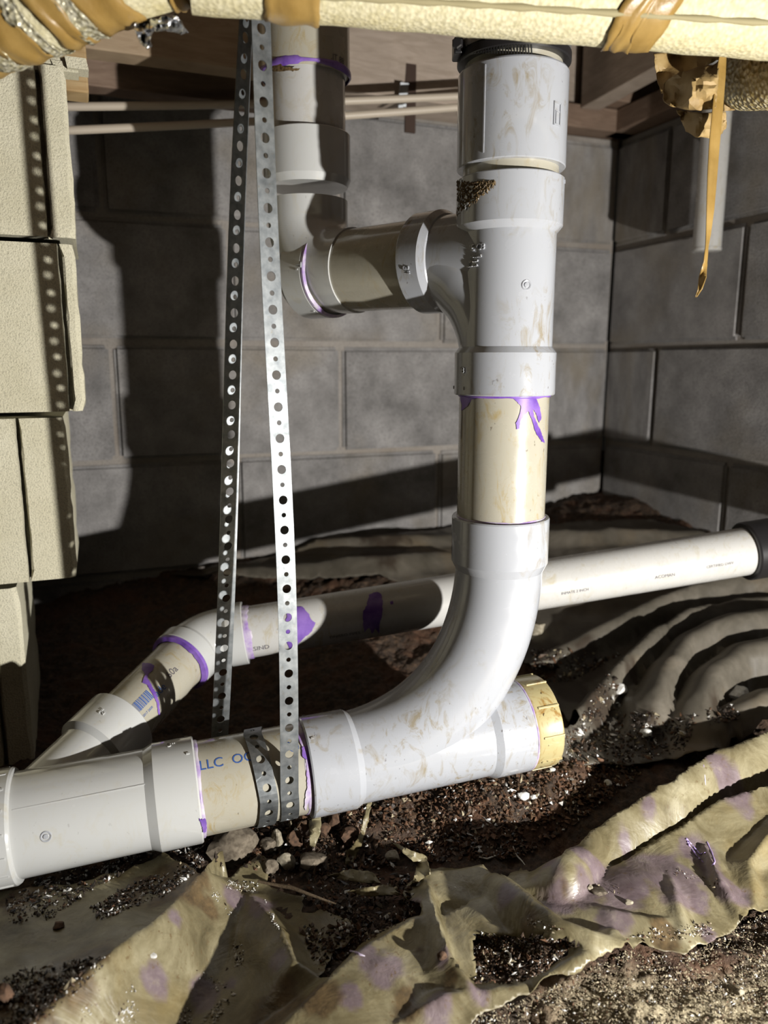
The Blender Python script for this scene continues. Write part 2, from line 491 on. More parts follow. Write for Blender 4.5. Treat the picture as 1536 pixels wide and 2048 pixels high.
# near girder at the upper left
np_ = P(380, 124, 1.02)
na = Vector((np_.x, np_.y, 0)) - U * 0.55; nb = na + U * 0.66
beam('floor_girder', tuple(na[:2]), tuple(nb[:2]), 0.04, np_.z, ZC - 0.002, M['wood_tan'], V, 'brown floor girder above the block pier at upper left', 'girder')
mp = P(490, 208, 1.12)
ma = Vector((mp.x, mp.y, 0)) - U * 0.7; mb_ = Vector((mp.x, mp.y, 0)) + U * 0.05
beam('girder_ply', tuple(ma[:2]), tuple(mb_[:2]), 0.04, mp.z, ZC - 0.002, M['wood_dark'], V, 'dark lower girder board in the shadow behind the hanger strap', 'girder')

# ------------------------------------------------------------------ block pier at the left
PY = 0.875
pc = Vector((P(160, 650, 0.858).x, PY, 0))          # front right corner of the second course
pj = [zat(150, PY) + 0.012, zat(483, PY), zat(828, PY), zat(1157, PY), zat(1490, PY), -0.06]
pier = thing('block_pier', 'pale concrete block pier with grooved ends at the left edge', 'pier', (pc.x - 0.15, PY, 0.0))
rightpx = [140, 160, 148, 80]
groove = [93, 135, 68, 33]
for i in range(4):
    zt, zb = pj[i] - 0.0035, (pj[i + 1] + 0.0035 if i < 3 else -0.03)
    Zd = PY * cp - ((zt + zb) / 2 - H) * sp
    xr = (rightpx[i] - 768) / FPX * Zd
    xg = (groove[i] - 768) / FPX * Zd
    # plan outline with a sash groove near the right end, in house axes (s along U, d along V)
    sr, sg = (xr - pc.x) / U.x, (xg - pc.x) / U.x
    sl, dp = -0.34, 0.19
    out = [(sl, 0), (sg - 0.003, 0), (sg - 0.002, 0.006), (sg - 0.002, 0.02), (sg + 0.002, 0.02), (sg + 0.0022, 0.004), (sg + 0.004, 0.0015), (sr - 0.004, 0.0015), (sr, 0.006), (sr, dp), (sl, dp)]
    off = random.uniform(-0.004, 0.004)
    nz = 14
    vs, fs = [], []
    n = len(out)
    # refine long sides so the edges can wander
    for k in range(nz + 1):
        z = zb + (zt - zb) * k / nz
        for j, (a, b) in enumerate(out):
            wob = 0.0016 * float(fbm(np.array(z * 60 + i * 9.1 + (0 if j in (6, 7, 8) else 40)), np.array(j * 3.1), 3, 4))
            if k in (0, nz) and j in (6, 7, 8): a2 = a - 0.003 * (random.random() + 0.5)
            else: a2 = a
            p = pc + U * (a2 + wob * (1.6 if j >= 7 else 1)) + V * (b + off + wob * 0.5)
            vs.append((p.x, p.y, z))
    for k in range(nz):
        for j in range(n):
            j2 = (j + 1) % n
            fs.append((k * n + j, k * n + j2, (k + 1) * n + j2, (k + 1) * n + j))
    fs += [tuple(range(n - 1, -1, -1)), tuple(nz * n + j for j in range(n))]
    mesh('block', vs, fs, M['pier'], pier, smooth=30)
# broken mortar cap on the pier top, and the timber shim above it
cz = pj[0]
mb2 = MB()
for k in range(7):
    p = pc + U * (-0.052 + 0.012 * k + random.uniform(-0.004, 0.004)) + V * (0.012 + random.uniform(-0.004, 0.01)); p.z = cz + random.uniform(-0.004, 0.002)
    mb2.box(p, U * random.uniform(0.007, 0.013), V * 0.012, (random.uniform(-0.003, 0.003), 0, random.uniform(0.004, 0.008)))
o = mb2.build('mortar_cap', M['pier'], pier, smooth=None); o['label'] = 'crumbling mortar on top of the pier'
sa = P(178, 186, 0.90)
beam('timber_shim', (sa.x - 0.25, sa.y - 0.25 * 0.387), (sa.x, sa.y), 0.04, zat(186, sa.y), zat(186, sa.y) + 0.052, M['wood_light'], V, 'pale pine shim block between pier and girder', 'wood block')

# ------------------------------------------------------------------ thin tubing along the back wall
for (p1, p2, lab) in (((60, 214, 1.02), (1010, 188, 1.2), 'upper of the two thin cream tubes below the girder'),
                      ((60, 264, 1.02), (1010, 207, 1.2), 'lower of the two thin cream tubes below the girder')):
    a, b = P(*p1), P(*p2)
    pts = [a.lerp(b, k / 12) - Vector((0, 0, 0.004 * math.sin(k / 12 * math.pi))) for k in range(13)]
    tag(MB().tube(pts, 0.0056, 12).build('water_tube', M['tubing'], smooth=60), lab, 'tube')
for (p1, p2, r, lab) in (((1400, 262, 1.3), (1600, 292, 1.2), 0.003, 'upper dark cable along the right wall top'), ((1400, 280, 1.3), (1600, 318, 1.2), 0.003, 'lower dark cable along the right wall top')):
    a, b = P(*p1), P(*p2)
    tag(MB().tube([a, a.lerp(b, .5) - Vector((0, 0, .004)), b], r, 10).build('cable', M['tubing_dark'], smooth=60), lab, 'cable')
# short pipe hanging in front of the right wall
a = P(1413, 503, 1.27)
t = thing('vent_pipe', 'short white vertical pipe hanging in front of the right wall', 'pipe', a)
MB().lathe(a, (0, 0, 1), [(0, 0.0185), (0, 0.0225), (0.30, 0.0225)], 32).build('pipe', M['pipe_rear'], t, 35)
MB().lathe(a, (0, 0, 1), [(-0.0005, 0.0185), (0.002, 0.0235), (0.004, 0.0235), (0.006, 0.0226)], 32).build('rim', M['pipe_rear'], t, 35)
# ================================================================== drain pipes
D, XS = 0.775, 0.1195
S0 = Vector((XS, D, 0))
zs = lambda y: zat(y, D)
RP = 0.0445                           # three-inch pipe
# run axis: passes under the stack and slopes down to the left
zr0 = zat(1458, D)
pl = P(20, 1652, 0.70)
R0 = Vector((XS, D, zr0)); RU = (pl - R0).normalized()          # towards the left
def run(s): return R0 + RU * s
def run_s(px):
    r = (px - 768) / FPX
    zc0 = R0.y * cp - (R0.z - H) * sp; dz = RU.y * cp - RU.z * sp
    return (r * zc0 - R0.x) / (RU.x - r * dz)

def font_mesh(txt, size, ex=0.0):
    cu = bpy.data.curves.new('text', 'FONT'); cu.body = txt; cu.size = size; cu.align_x = 'CENTER'; cu.align_y = 'CENTER'
    cu.resolution_u = 3; cu.extrude = ex; cu.offset = size * 0.012 if ex else 0
    o = bpy.data.objects.new('text', cu); COL.objects.link(o)
    bpy.context.view_layer.update()
    me = bpy.data.meshes.new_from_object(o.evaluated_get(bpy.context.evaluated_depsgraph_get()))
    bpy.data.objects.remove(o); bpy.data.curves.remove(cu)
    return me

def cyl_hit(px, py, O, A, r):
    d = ray(px, py); A = Vector(A).normalized(); o = Vector((0, 0, H)) - O
    dd, oo = d - A * d.dot(A), o - A * o.dot(A)
    a, b, c = dd.dot(dd), 2 * dd.dot(oo), oo.dot(oo) - r * r
    q = b * b - 4 * a * c
    if q < 0: return None
    return Vector((0, 0, H)) + d * ((-b - math.sqrt(q)) / (2 * a))

def cyl_text(name, txt, size, px, py, O, A, r, m, parent, turn=0, raised=0.0006, flip=False):
    """lettering wrapped round the cylinder; its reading direction runs along A turned by 'turn' degrees"""
    h = cyl_hit(px, py, O, A, r)
    A = Vector(A).normalized()
    if h is None: return None
    t0 = (h - O).dot(A); e1 = ((h - O) - A * t0).normalized(); e2 = e1.cross(A)
    me = font_mesh(txt, size, raised if 'raised' in name else 0.0)
    bm = bmesh.new(); bm.from_mesh(me)
    bmesh.ops.subdivide_edges(bm, edges=[e for e in bm.edges if e.calc_length() > size * 0.25], cuts=2)
    bmesh.ops.triangulate(bm, faces=bm.faces[:])
    ct, st = math.cos(math.radians(turn)), math.sin(math.radians(turn))
    for v in bm.verts:
        x, y = v.co.x * ct - v.co.y * st, v.co.x * st + v.co.y * ct
        a = y / r
        v.co = O + A * (t0 + x) + (e1 * math.cos(a) + e2 * math.sin(a)) * (r + (v.co.z + raised * 0.8 if 'raised' in name else raised))
    bm.to_mesh(me); bm.free()
    return link(name, me, m, parent)

def decal(name, poly, O, A, r, m, parent, lift=0.0007, step=4.0, jag=0.0, keep=None):
    """a dried film of primer on a pipe: outline given as seen, laid on the cylinder"""
    pts = []
    n = len(poly)
    for i in range(n):
        a, b = poly[i], poly[(i + 1) % n]
        L = max(1, int(math.hypot(b[0] - a[0], b[1] - a[1]) / step))
        for k in range(L):
            pts.append((a[0] + (b[0] - a[0]) * k / L + random.uniform(-jag, jag), a[1] + (b[1] - a[1]) * k / L + random.uniform(-jag, jag)))
    nb = len(pts)
    x0, x1 = min(p[0] for p in pts), max(p[0] for p in pts); y0, y1 = min(p[1] for p in pts), max(p[1] for p in pts)
    y = y0 + step / 2
    while y < y1:
        x = x0 + step / 2
        while x < x1:
            pts.append((x, y)); x += step
        y += step
    v2, _, f2, *_ = delaunay_2d_cdt([Vector(p) for p in pts], [(i, (i + 1) % nb) for i in range(nb)], [], 1, 1e-5)
    vs, ok = [], []
    for p in v2:
        h = cyl_hit(p.x, p.y, O, A, r + lift)
        ok.append(h is not None); vs.append(h or Vector((0, 0, 0)))
    fs = [f for f in f2 if all(ok[i] for i in f)]
    used = sorted({i for f in fs for i in f}); idx = {u: k for k, u in enumerate(used)}
    o = mesh(name, [vs[i] for i in used], [tuple(idx[i] for i in f) for f in fs], m, parent, smooth=60, fix=False)
    return o

def ring(name, O, A, t, r, m, parent, width=0.0025, thick=0.0012, wob=0.4, arc=None, n=96):
    """an uneven bead of primer where a pipe meets a hub"""
    A, e1, e2 = frame(A); vs, fs = [], []
    for k in range(n):
        a = 2 * math.pi * k / n
        ww = width * (1 + wob * float(fbm(np.array(k * 0.21), np.array(t * 90), 3, 2)) * 2)
        for (dt, dr) in ((-ww, 0.0002), (-ww * 0.5, thick), (ww * 0.5, thick), (ww, 0.0002)):
            vs.append(O + A * (t + dt) + (e1 * math.cos(a) + e2 * math.sin(a)) * (r + dr))
    for k in range(n):
        k2 = (k + 1) % n
        for j in range(3): fs.append((k * 4 + j, k2 * 4 + j, k2 * 4 + j + 1, k * 4 + j + 1))
    return mesh(name, vs, fs, m, parent, smooth=60, fix=False)

def nubs(mb, O, A, t, r, angs, size=0.0016):
    A, e1, e2 = frame(A)
    for a in angs:
        a = math.radians(a); n = e1 * math.cos(a) + e2 * math.sin(a)
        mb.box(O + A * t + n * r, A * size, n.cross(A) * size * 0.5, n * 0.0009)
    return mb

def hubprof(t0, t1, r, rb, chamf=0.004, taper=0.006, flip=False):
    """socket hub: open mouth at t0, tapering to body radius at t1"""
    return [(t0, RP * 0.98), (t0, r - 0.0012), (t0 + 0.0012 * (1 if t1 > t0 else -1), r), (t1 - taper * (1 if t1 > t0 else -1), r), (t1, rb)]

# ---------------------------------------------------------------- the vertical stack
stack = thing('drain_stack', 'tall white vertical drain stack with tee, coupling and cream pipe below black rubber joint', 'drain pipe', (XS, D, zs(1130)))
Zu = Vector((0, 0, 1)); Oz = Vector((XS, D, 0))
# coupling
m_ = MB().lathe(Oz, Zu, [(zs(341), 0.044), (zs(341), 0.0500), (zs(339), 0.0508), (zs(151) - 0.0015, 0.0508), (zs(151), 0.050), (zs(151), 0.044)], 80)
o = m_.build('repair_coupling', M['pvc'], stack); o['label'] = 'smooth white coupling with thin vertical rib'
h = cyl_hit(968, 250, Oz, Zu, 0.0508); n = (h - Vector((XS, D, h.z))).normalized()
MB().box(Vector((h.x, h.y, (zs(162) + zs(328)) / 2)), n.cross(Zu) * 0.0006, n * 0.0007, (0, 0, (zs(162) - zs(328)) / 2)).build('rib', M['pvc'], o, smooth=None)
h = cyl_hit(1114, 228, Oz, Zu, 0.0508); n = (h - Vector((XS, D, h.z))).normalized(); tt = n.cross(Zu)
b = MB()
for (du, dv, hu, hv) in ((-.0045, 0, .0007, .0095), (.0045, 0, .0007, .0095), (0, .009, .0045, .0007), (0, -.009, .0045, .0007), (0, .002, .003, .0007), (.0015, -.003, .0007, .005)):
    b.box(h + tt * du + Zu * dv, tt * hu, n * 0.0009, Zu * hv)
b.build('moulded_mark', M['pvc'], o, smooth=None)
# short pipe stubs
for (ya, yb, r, lab) in ((70, 160, 0.0445, 'short cream pipe stub below the rubber joint'), (335, 372, 0.0448, 'short dirty pipe stub below the coupling')):
    o = MB().lathe(Oz, Zu, [(zs(yb), r), (zs(ya), r)], 64).build('pipe_stub', M['pipe'], stack); o['label'] = lab
    if ya == 70: decal('primer_smear', [(962, 138), (975, 132), (985, 137), (1008, 133), (1020, 138), (1040, 137), (1058, 136), (1062, 142), (1030, 144), (1000, 143), (962, 143)], Oz, Zu, r, M['primer'], o, jag=1.5)
    else: decal('primer_smear', [(975, 345), (1000, 341), (1050, 343), (1082, 342), (1080, 352), (1040, 351), (1005, 350), (980, 349)], Oz, Zu, r, M['primer_pale'], o, jag=1.5)
# sanitary tee
ZT = zat(533, 0.86)
T0 = Vector((XS, D, ZT))
YR = 0.945                              # plan distance of the riser
E0 = Vector(((613 - 768) / FPX * (YR * cp - (ZT + 0.16 - H) * sp), YR, ZT))
TA = (E0 - T0).normalized()             # the arm leaves to the back left
LA = (E0 - T0).length
tee = MB().lathe(Oz, Zu, [(zs(789), 0.044), (zs(789), 0.0488), (zs(787), 0.0496), (zs(706), 0.0496), (zs(694), 0.0452), (zs(470), 0.0452), (zs(456), 0.0506), (zs(364), 0.0506), (zs(362), 0.0498), (zs(362), 0.044)], 80)
b0 = Vector((XS, D, zs(700)))
pts = []
for k in range(15):
    t_ = k / 14
    pa, pb, pd = T0 - Zu * 0.105, T0 - Zu * 0.028 + TA * 0.006, T0 + TA * 0.07
    pts.append(pa * (1 - t_) ** 2 + pb * 2 * t_ * (1 - t_) + pd * t_ ** 2)
tee.tube(pts, [0.0400] + [0.0430] * 8 + [0.0438] * 6, 48)
tee.lathe(T0, TA, [(0.0, 0.0446), (0.066, 0.0446), (0.067, 0.0462), (0.0735, 0.0506), (0.098, 0.0506), (0.0995, 0.0496), (0.0995, 0.044)], 72)
nubs(tee, Oz, Zu, zs(372), 0.0506, (70, 110, 160, 200, 250, 290)); nubs(tee, Oz, Zu, zs(775), 0.0496, (110, 160, 205, 262, 300))
nubs(tee, T0, TA, 0.094, 0.0506, (60, 100, 140, 200))
teeo = tee.build('sanitary_tee', M['pvc'], stack); teeo['label'] = 'white tee fitting with raised lettering and a side arm to the left'
for (txt, sz, px, py) in (('GRE C8', 0.0078, 948, 496), ('& A 2510 D2665', 0.0030, 947, 514), ('# 0041 179', 0.0030, 946, 523), ('Made in USA', 0.0030, 944, 532)):
    cyl_text('raised_lettering', txt, sz, px, py, Oz, Zu, 0.0452, M['pvc'], teeo, turn=-90, raised=0.0009)
cyl_text('raised_lettering', '3"', 0.008, 934, 414, Oz, Zu, 0.0506, M['pvc'], teeo, turn=-90, raised=0.0009)
cyl_text('raised_lettering', '"8', 0.008, 926, 741, Oz, Zu, 0.0496, M['pvc'], teeo, turn=-90, raised=0.0009)
cyl_text('raised_lettering', '3"', 0.010, 812, 540, T0, TA, 0.0506, M['pvc'], teeo, turn=90, raised=0.0005)
def gate(px, py, O, A, r, parent, R=0.0048):
    h = cyl_hit(px, py, O, A, r); A = Vector(A).normalized(); n = ((h - O) - A * (h - O).dot(A)).normalized()
    MB().lathe(h - n * 0.0007, n, [(0, R), (0.0010, R), (0.0014, R * 0.9), (0.0011, R * 0.68), (0.0004, R * 0.62), (0.0004, R * 0.5), (0.0016, R * 0.44), (0.0018, 0.0001)], 28).build('gate_mark', M['pvc'], parent)
gate(1053, 570, Oz, Zu, 0.0452, teeo)
# brown dirt caked on the tee's upper hub
b = MB()
for k in range(420):
    u = random.random() ** 1.3
    px, py = 915 + 75 * u, 364 + random.random() ** 1.3 * 66 * (1.02 - u) ** 0.8
    h = cyl_hit(px, py, Oz, Zu, 0.0506)
    if not h: continue
    n = (h - Vector((XS, D, h.z))).normalized()
    r1 = Vector((random.gauss(0, 1), random.gauss(0, 1), random.gauss(0, 1))).normalized()
    t1 = n.cross(r1).normalized(); t2 = n.cross(t1)
    s_ = random.uniform(0.0006, 0.0016)
    b.add([h + t1 * s_ * 1.8, h + t2 * s_ * 0.7, h - t1 * s_ * 1.8, h - t2 * s_ * 0.7, h + n * s_ * 0.9 + t1 * s_ * 0.5], [(0, 1, 4), (1, 2, 4), (2, 3, 4), (3, 0, 4), (3, 2, 1, 0)])
M['crust'] = mat('brown_dirt', (0.13, 0.085, 0.035), 0.45); g = N(M['crust']); g.col(g.ramp(g.noise(500, 3), [(0.35, (0.05, 0.03, 0.012)), (0.6, (0.22, 0.15, 0.07))]))
o = b.build('dirt_crust', M['crust'], teeo, smooth=None, fix=False); o['label'] = 'brown dirt caked on the upper hub'; o['kind'] = 'stuff'
# cream pipe between tee and sweep
po = MB().lathe(Oz, Zu, [(zs(1060), RP), (zs(760), RP)], 72).build('pipe_section', M['pipe'], stack); po['label'] = 'cream stained pipe with purple drips'
for poly in ([(921, 787), (945, 781), (975, 786), (1000, 790), (1020, 788), (1018, 792), (960, 795), (940, 800), (936, 812), (922, 822), (924, 812), (920, 800)],
             [(1012, 788), (1040, 783), (1066, 788), (1074, 800), (1080, 815), (1083, 838), (1078, 846), (1072, 826), (1066, 818), (1068, 833), (1080, 858), (1090, 886), (1084, 884), (1070, 862), (1063, 836), (1057, 822), (1047, 832), (1041, 842), (1039, 857), (1033, 859), (1032, 846), (1040, 828), (1042, 812), (1030, 800)]):
    decal('primer_drip', poly, Oz, Zu, RP, M['primer'], po, step=3, jag=0.6)
MB().tube([cyl_hit(923, 795, Oz, Zu, RP), cyl_hit(924, 830, Oz, Zu, RP), cyl_hit(923, 868, Oz, Zu, RP), cyl_hit(922, 878, Oz, Zu, RP)], [0.0006, 0.0008, 0.0013, 0.0004], 8).build('glue_drip', M['pvc_clean'], po)
ring('primer_bead', Oz, Zu, zs(790), RP, M['primer'], po, 0.0016, 0.0012)
ring('primer_bead', Oz, Zu, zs(1031), RP, M['primer_pale'], po, 0.0014, 0.0008)

# ---------------------------------------------------------------- rubber joint at the top
rj = thing('rubber_coupling', 'black rubber coupling with steel hose clamp at the top of the stack', 'coupling', (XS, D, zs(133)))
MB().lathe(Oz, Zu, [(zs(134), 0.0455), (zs(134), 0.051), (zs(131), 0.0520), (zs(116), 0.0520), (zs(114), 0.0502), (zs(82), 0.0502), (zs(80), 0.0512), (zs(66), 0.0512), (zs(64), 0.0500), (zs(-60), 0.0500), (zs(-60), 0.045)], 80).build('rubber_sleeve', M['rubber'], rj)
bt = [(zs(112), 0.0503), (zs(112), 0.0512), (zs(84), 0.0512), (zs(84), 0.0503)]
band = MB().lathe(Oz, Zu, bt, 96, cap=False).build('clamp_band', M['steel'], rj)
M['slot'] = mat('dark_slot', (0.012, 0.012, 0.012), 0.6)
b = MB()
for k in range(26):                                     # worm-drive slots across the front of the band
    px = 919 + 5.75 * k
    h = cyl_hit(px, 98, Oz, Zu, 0.0512)
    if h is None: continue
    n = (h - Vector((XS, D, h.z))).normalized(); tt = n.cross(Zu)
    b.box(h, tt * 0.00062, n * 0.00025, Zu * 0.0036 + tt * 0.0004)
b.build('clamp_slots', M['slot'], band, smooth=None)
q = cyl_hit(908, 108, Oz, Zu, 0.0505) or Vector((XS - 0.05, D - 0.01, zs(108)))
b = MB().box(q + Vector((-0.003, 0.0, 0)), (0.004, 0, 0), (0, 0.011, 0), (0, 0, 0.007))
o = b.build('screw_housing', M['rubber'], rj, smooth=None, bevel=0.0015)
MB().lathe(q + Vector((-0.0035, -0.012, 0)), (-0.3, -1, 0), [(0, 0.0052), (0.004, 0.0052), (0.005, 0.004)], 6).build('clamp_screw', M['rubber'], o, smooth=20)

# ---------------------------------------------------------------- arm and riser behind
ar = thing('branch_riser', 'white branch pipe rising behind the hanger strap and turning into the tee', 'drain pipe', (E0.x, E0.y, T0.z))
def arm_s(px):
    return min((abs(pix(T0 + TA * t_)[0] - px), t_) for t_ in np.arange(0.05, 0.4, 0.0005))[1]
s_ring = arm_s(662)
o = MB().lathe(T0, TA, [(0.085, RP), (s_ring + 0.02, RP)], 64).build('arm_pipe', M['pipe'], ar); o['label'] = 'short cream arm pipe between elbow and tee'
yr = E0.y
zq = lambda y: zat(y, yr)
Ez = Vector((E0.x, yr, 0))
bend = 0.062
pts = [E0 + Zu * (bend + 0.02)]
for k in range(13):
    a = math.pi / 2 * k / 12
    c = E0 + Zu * bend - TA * bend
    pts.append(c + TA * bend * math.cos(a) - Zu * bend * math.sin(a))
pts.append(E0 - TA * (bend + 0.012))
# flip: the arm leaves E0 towards the tee, direction -TA
el = MB().tube(pts, 0.0462, 48)
hz0, hz1 = zq(362), zq(272)
el.lathe(Ez, Zu, [(hz0 - 0.008, 0.0462), (hz0, 0.0500), (hz1 - 0.001, 0.0500), (hz1, 0.0492), (hz1, 0.044)], 64)
s1 = LA - s_ring
el.lathe(E0, -TA, [(s1 - 0.040, 0.0462), (s1 - 0.033, 0.0502), (s1 - 0.0015, 0.0502), (s1, 0.0494), (s1, 0.044)], 64)
nubs(el, Ez, Zu, hz1 - 0.006, 0.05, (150, 200, 240)); nubs(el, E0, -TA, s1 - 0.005, 0.0502, (40, 90, 150, 210))
elo = el.build('elbow', M['pvc_clean'], ar); elo['label'] = 'white quarter-bend elbow below the riser'
ring('primer_bead', T0, TA, s_ring - 0.002, RP + 0.002, M['primer_pale'], elo, 0.0028, 0.0035, 0.3)
cyl_text('raised_lettering', 'T', 0.010, 598, 530, E0, -TA, 0.0502, M['pvc'], elo, turn=-90, raised=0.0009)
ro = MB().lathe(Ez, Zu, [(zq(300), RP), (zq(120), RP)], 64).build('riser_pipe', M['pipe_rear'], ar)
co = MB().lathe(Ez, Zu, [(zq(158), 0.0452), (zq(150), 0.0500), (zq(-70), 0.0500)], 64).build('riser_coupling', M['pipe'], ar); co['label'] = 'dirty cream coupling at the top of the riser'
ring('primer_bead', Ez, Zu, zq(152), 0.0492, M['primer'], co, 0.0035, 0.0022, 0.6)
decal('dirt_smear', [(538, 130), (552, 122), (560, 128), (570, 134), (600, 137), (598, 142), (540, 142)], Ez, Zu, 0.0500, M['crust'], co, jag=1.5)
cyl_text('print', '.IT 88', 0.009, 676, 118, Ez, Zu, 0.0500, M['ink_grey'], co, turn=-90, raised=0.0004)

# ---------------------------------------------------------------- combination wye, plug and horizontal run
line = thing('horizontal_drain', 'large white horizontal drain with sweep wye, yellowed plug and strapped cream pipe', 'drain pipe', run(0.2))
sA, sB, sC = run_s(1034), run_s(970), run_s(957)
sH1, sH0 = run_s(708), run_s(590)
zA = zs(1124)
wy = MB()
wy.lathe(R0, RU, [(sA, 0.044), (sA, 0.0488), (sA + 0.0015, 0.0497), (sB, 0.0497), (sC, 0.0462), (sH1 + 0.0, 0.0462), (sH1 + 0.007, 0.0497), (sH1 + 0.0505, 0.0497), (sH1 + 0.052, 0.0488), (sH1 + 0.052, 0.044)], 80)
# the long sweep: leaves the stack downwards and joins the run towards the left
hor = Vector((RU.x, RU.y, 0)).normalized()
pa = Vector((XS, D, zA + 0.004)); 
sE = 0.185
pe = run(sE)
pts = []
for k in range(33):
    t_ = k / 32
    c1 = Vector((XS, D, zr0 + (zA - zr0) * 0.40)); c2 = run(sE * 0.36)
    pts.append(pa * (1 - t_) ** 3 + c1 * 3 * t_ * (1 - t_) ** 2 + c2 * 3 * t_ * t_ * (1 - t_) + pe * t_ ** 3)
wy.tube(pts, [0.0448 + 0.0008 * min(1, k / 8) for k in range(33)], 72)
wy.lathe(Oz, Zu, [(zs(1136), 0.0450), (zs(1119), 0.0496), (zs(1034), 0.0496), (zs(1031), 0.0488), (zs(1031), 0.044)], 80)
nubs(wy, Oz, Zu, zs(1046), 0.0496, (110, 150, 200, 250)); nubs(wy, R0, RU, sH1 + 0.046, 0.0497, (20, 60, 100, 130, 330)); nubs(wy, R0, RU, sA + 0.004, 0.0497, (20, 60, 100))
wyo = wy.build('sweep_wye', M['pvc'], line); wyo['label'] = 'white sweep wye fitting with glossy curved branch'
# cleanout plug
A_ = -RU
pO = run(sA)
ribf = lambda a, t_: 1
pg = MB().lathe(pO, A_, [(0.0, 0.043), (0.0, 0.0468), (0.002, 0.0486), (0.004, 0.0494), (0.029, 0.0494), (0.031, 0.0480), (0.031, 0.001)], 72, cap=False)
plo = pg.build('cleanout_plug', M['plug'], line); plo['label'] = 'yellowed round cleanout plug with ribs'
_, e1, e2 = frame(A_)
for k in range(10):
    a = 2 * math.pi * (k + 0.3) / 10
    n = e1 * math.cos(a) + e2 * math.sin(a)
    MB().box(pO + A_ * 0.0185 + n * 0.0494, A_ * 0.0120, n.cross(A_) * 0.0011, n * 0.0012).build('grip_rib', M['plug'], plo, smooth=None, bevel=0.0004)
MB().box(pO + A_ * 0.034, A_ * 0.0045, (e1 * 0.9 + e2 * 0.2) * 0.017, (e2 * 0.9 - e1 * 0.2) * 0.017).build('plug_square', M['plug'], plo, smooth=None, bevel=0.001)
ring('primer_bead', R0, RU, sA - 0.0008, 0.0485, M['primer_pale'], plo, 0.0012, 0.0010)
# strapped cream pipe
sW = run_s(396)
px_ = MB().lathe(R0, RU, [(sH1 + 0.03, RP), (sW + 0.02, RP)], 72).build('strapped_pipe', M['pipe'], line); px_['label'] = 'cream pipe with blue print held by the strap'
cyl_text('blue_print', 'LLC  OO', 0.0135, 455, 1522, R0, -RU, RP, M['ink_blue'], px_, raised=0.0003)
cyl_text('blue_print', 'UR', 0.0165, 598, 1492, R0, -RU, RP, M['ink_blue'], px_, raised=0.0003)
sj = sH1 + 0.052
ring('primer_bead', R0, RU, sj + 0.002, RP, M['primer_pale'], px_, 0.004, 0.0010, 0.5)
decal('primer_smear', [(583, 1440), (596, 1448), (610, 1470), (620, 1500), (624, 1540), (622, 1590), (612, 1622), (608, 1615), (614, 1575), (613, 1530), (606, 1496), (592, 1466)], R0, RU, RP, M['primer_pale'], px_, step=4, jag=1.0, lift=0.0011)
decal('primer_smear', [(604, 1494), (617, 1490), (622, 1520), (622, 1545), (614, 1520), (604, 1512)], R0, RU, RP, M['primer'], px_, step=3, jag=0.8, lift=0.0014)
ring('primer_bead', R0, RU, sW - 0.001, RP, M['primer_pale'], px_, 0.0022, 0.0012)
# reducing wye at the left
s2a, s2b, s2c, s2d = sW, run_s(314), run_s(288), run_s(40)
w2 = MB().lathe(R0, RU, [(s2a, 0.044), (s2a, 0.0490), (s2a + 0.0015, 0.0500), (s2b, 0.0500), (s2b + 0.0085, 0.0462), (s2d + 0.02, 0.0468)], 80)
B0 = run(run_s(46))
EL = P(405, 1279, 0.925)
BA = (EL - B0).normalized(); LBR = (EL - B0).length
def br_s(px): return min((abs(pix(B0 + BA * t_)[0] - px), t_) for t_ in np.arange(0.0, LBR, 0.0005))[1]
RB = 0.0312
h0, h1 = br_s(186), br_s(243)
w2.lathe(B0, BA, [(0, RB + 0.004), (h0 - 0.006, RB + 0.0025), (h0 - 0.005, RB + 0.0025), (h0, RB + 0.0085), (h1 - 0.001, RB + 0.0085), (h1, RB + 0.0075), (h1, RB)], 56)
nubs(w2, R0, RU, s2a + 0.006, 0.05, (20, 55, 95, 340))
w2o = w2.build('reducing_wye', M['pvc_clean'], line); w2o['label'] = 'clean white wye fitting at the lower left'
cyl_text('raised_lettering', '3"', 0.0095, 342, 1490, R0, -RU, 0.05, M['pvc_clean'], w2o, raised=0.0005)
cyl_text('raised_lettering', '2"', 0.0085, 206, 1424, B0, BA, RB + 0.0085, M['pvc_clean'], w2o, raised=0.0005)
gate(92, 1673, R0, RU, 0.0465, w2o)
a1, a2 = run_s(46), run_s(275)
h = cyl_hit(160, 1594, R0, RU, 0.0465); n = ((h - R0) - RU * (h - R0).dot(RU)).normalized()
MB().box((h), RU * 0.055, n * 0.0004, RU.cross(n) * 0.0004).build('parting_line', M['pvc_clean'], w2o, smooth=None)
decal('primer_smear', [(397, 1636), (404, 1640), (411, 1636), (414, 1648), (412, 1664), (406, 1666), (405, 1654)], R0, RU, 0.0500, M['primer'], w2o, step=2, jag=0.8)
# ribbed adapter at the picture's edge
ad = MB().lathe(R0, RU, [(s2d, 0.046), (s2d + 0.001, 0.0500), (s2d + 0.003, 0.0512), (s2d + 0.09, 0.0512)], 80).build('ribbed_adapter', M['pvc_clean'], line); ad['label'] = 'ribbed white adapter at the left edge'
_, f1, f2 = frame(RU)
for k in range(16):
    a = 2 * math.pi * k / 16
    n = f1 * math.cos(a) + f2 * math.sin(a)
    MB().box(R0 + RU * (s2d + 0.048) + n * 0.0512, RU * 0.043, n.cross(RU) * 0.0011, n * 0.0008).build('grip_rib', M['pvc_clean'], ad, smooth=None)

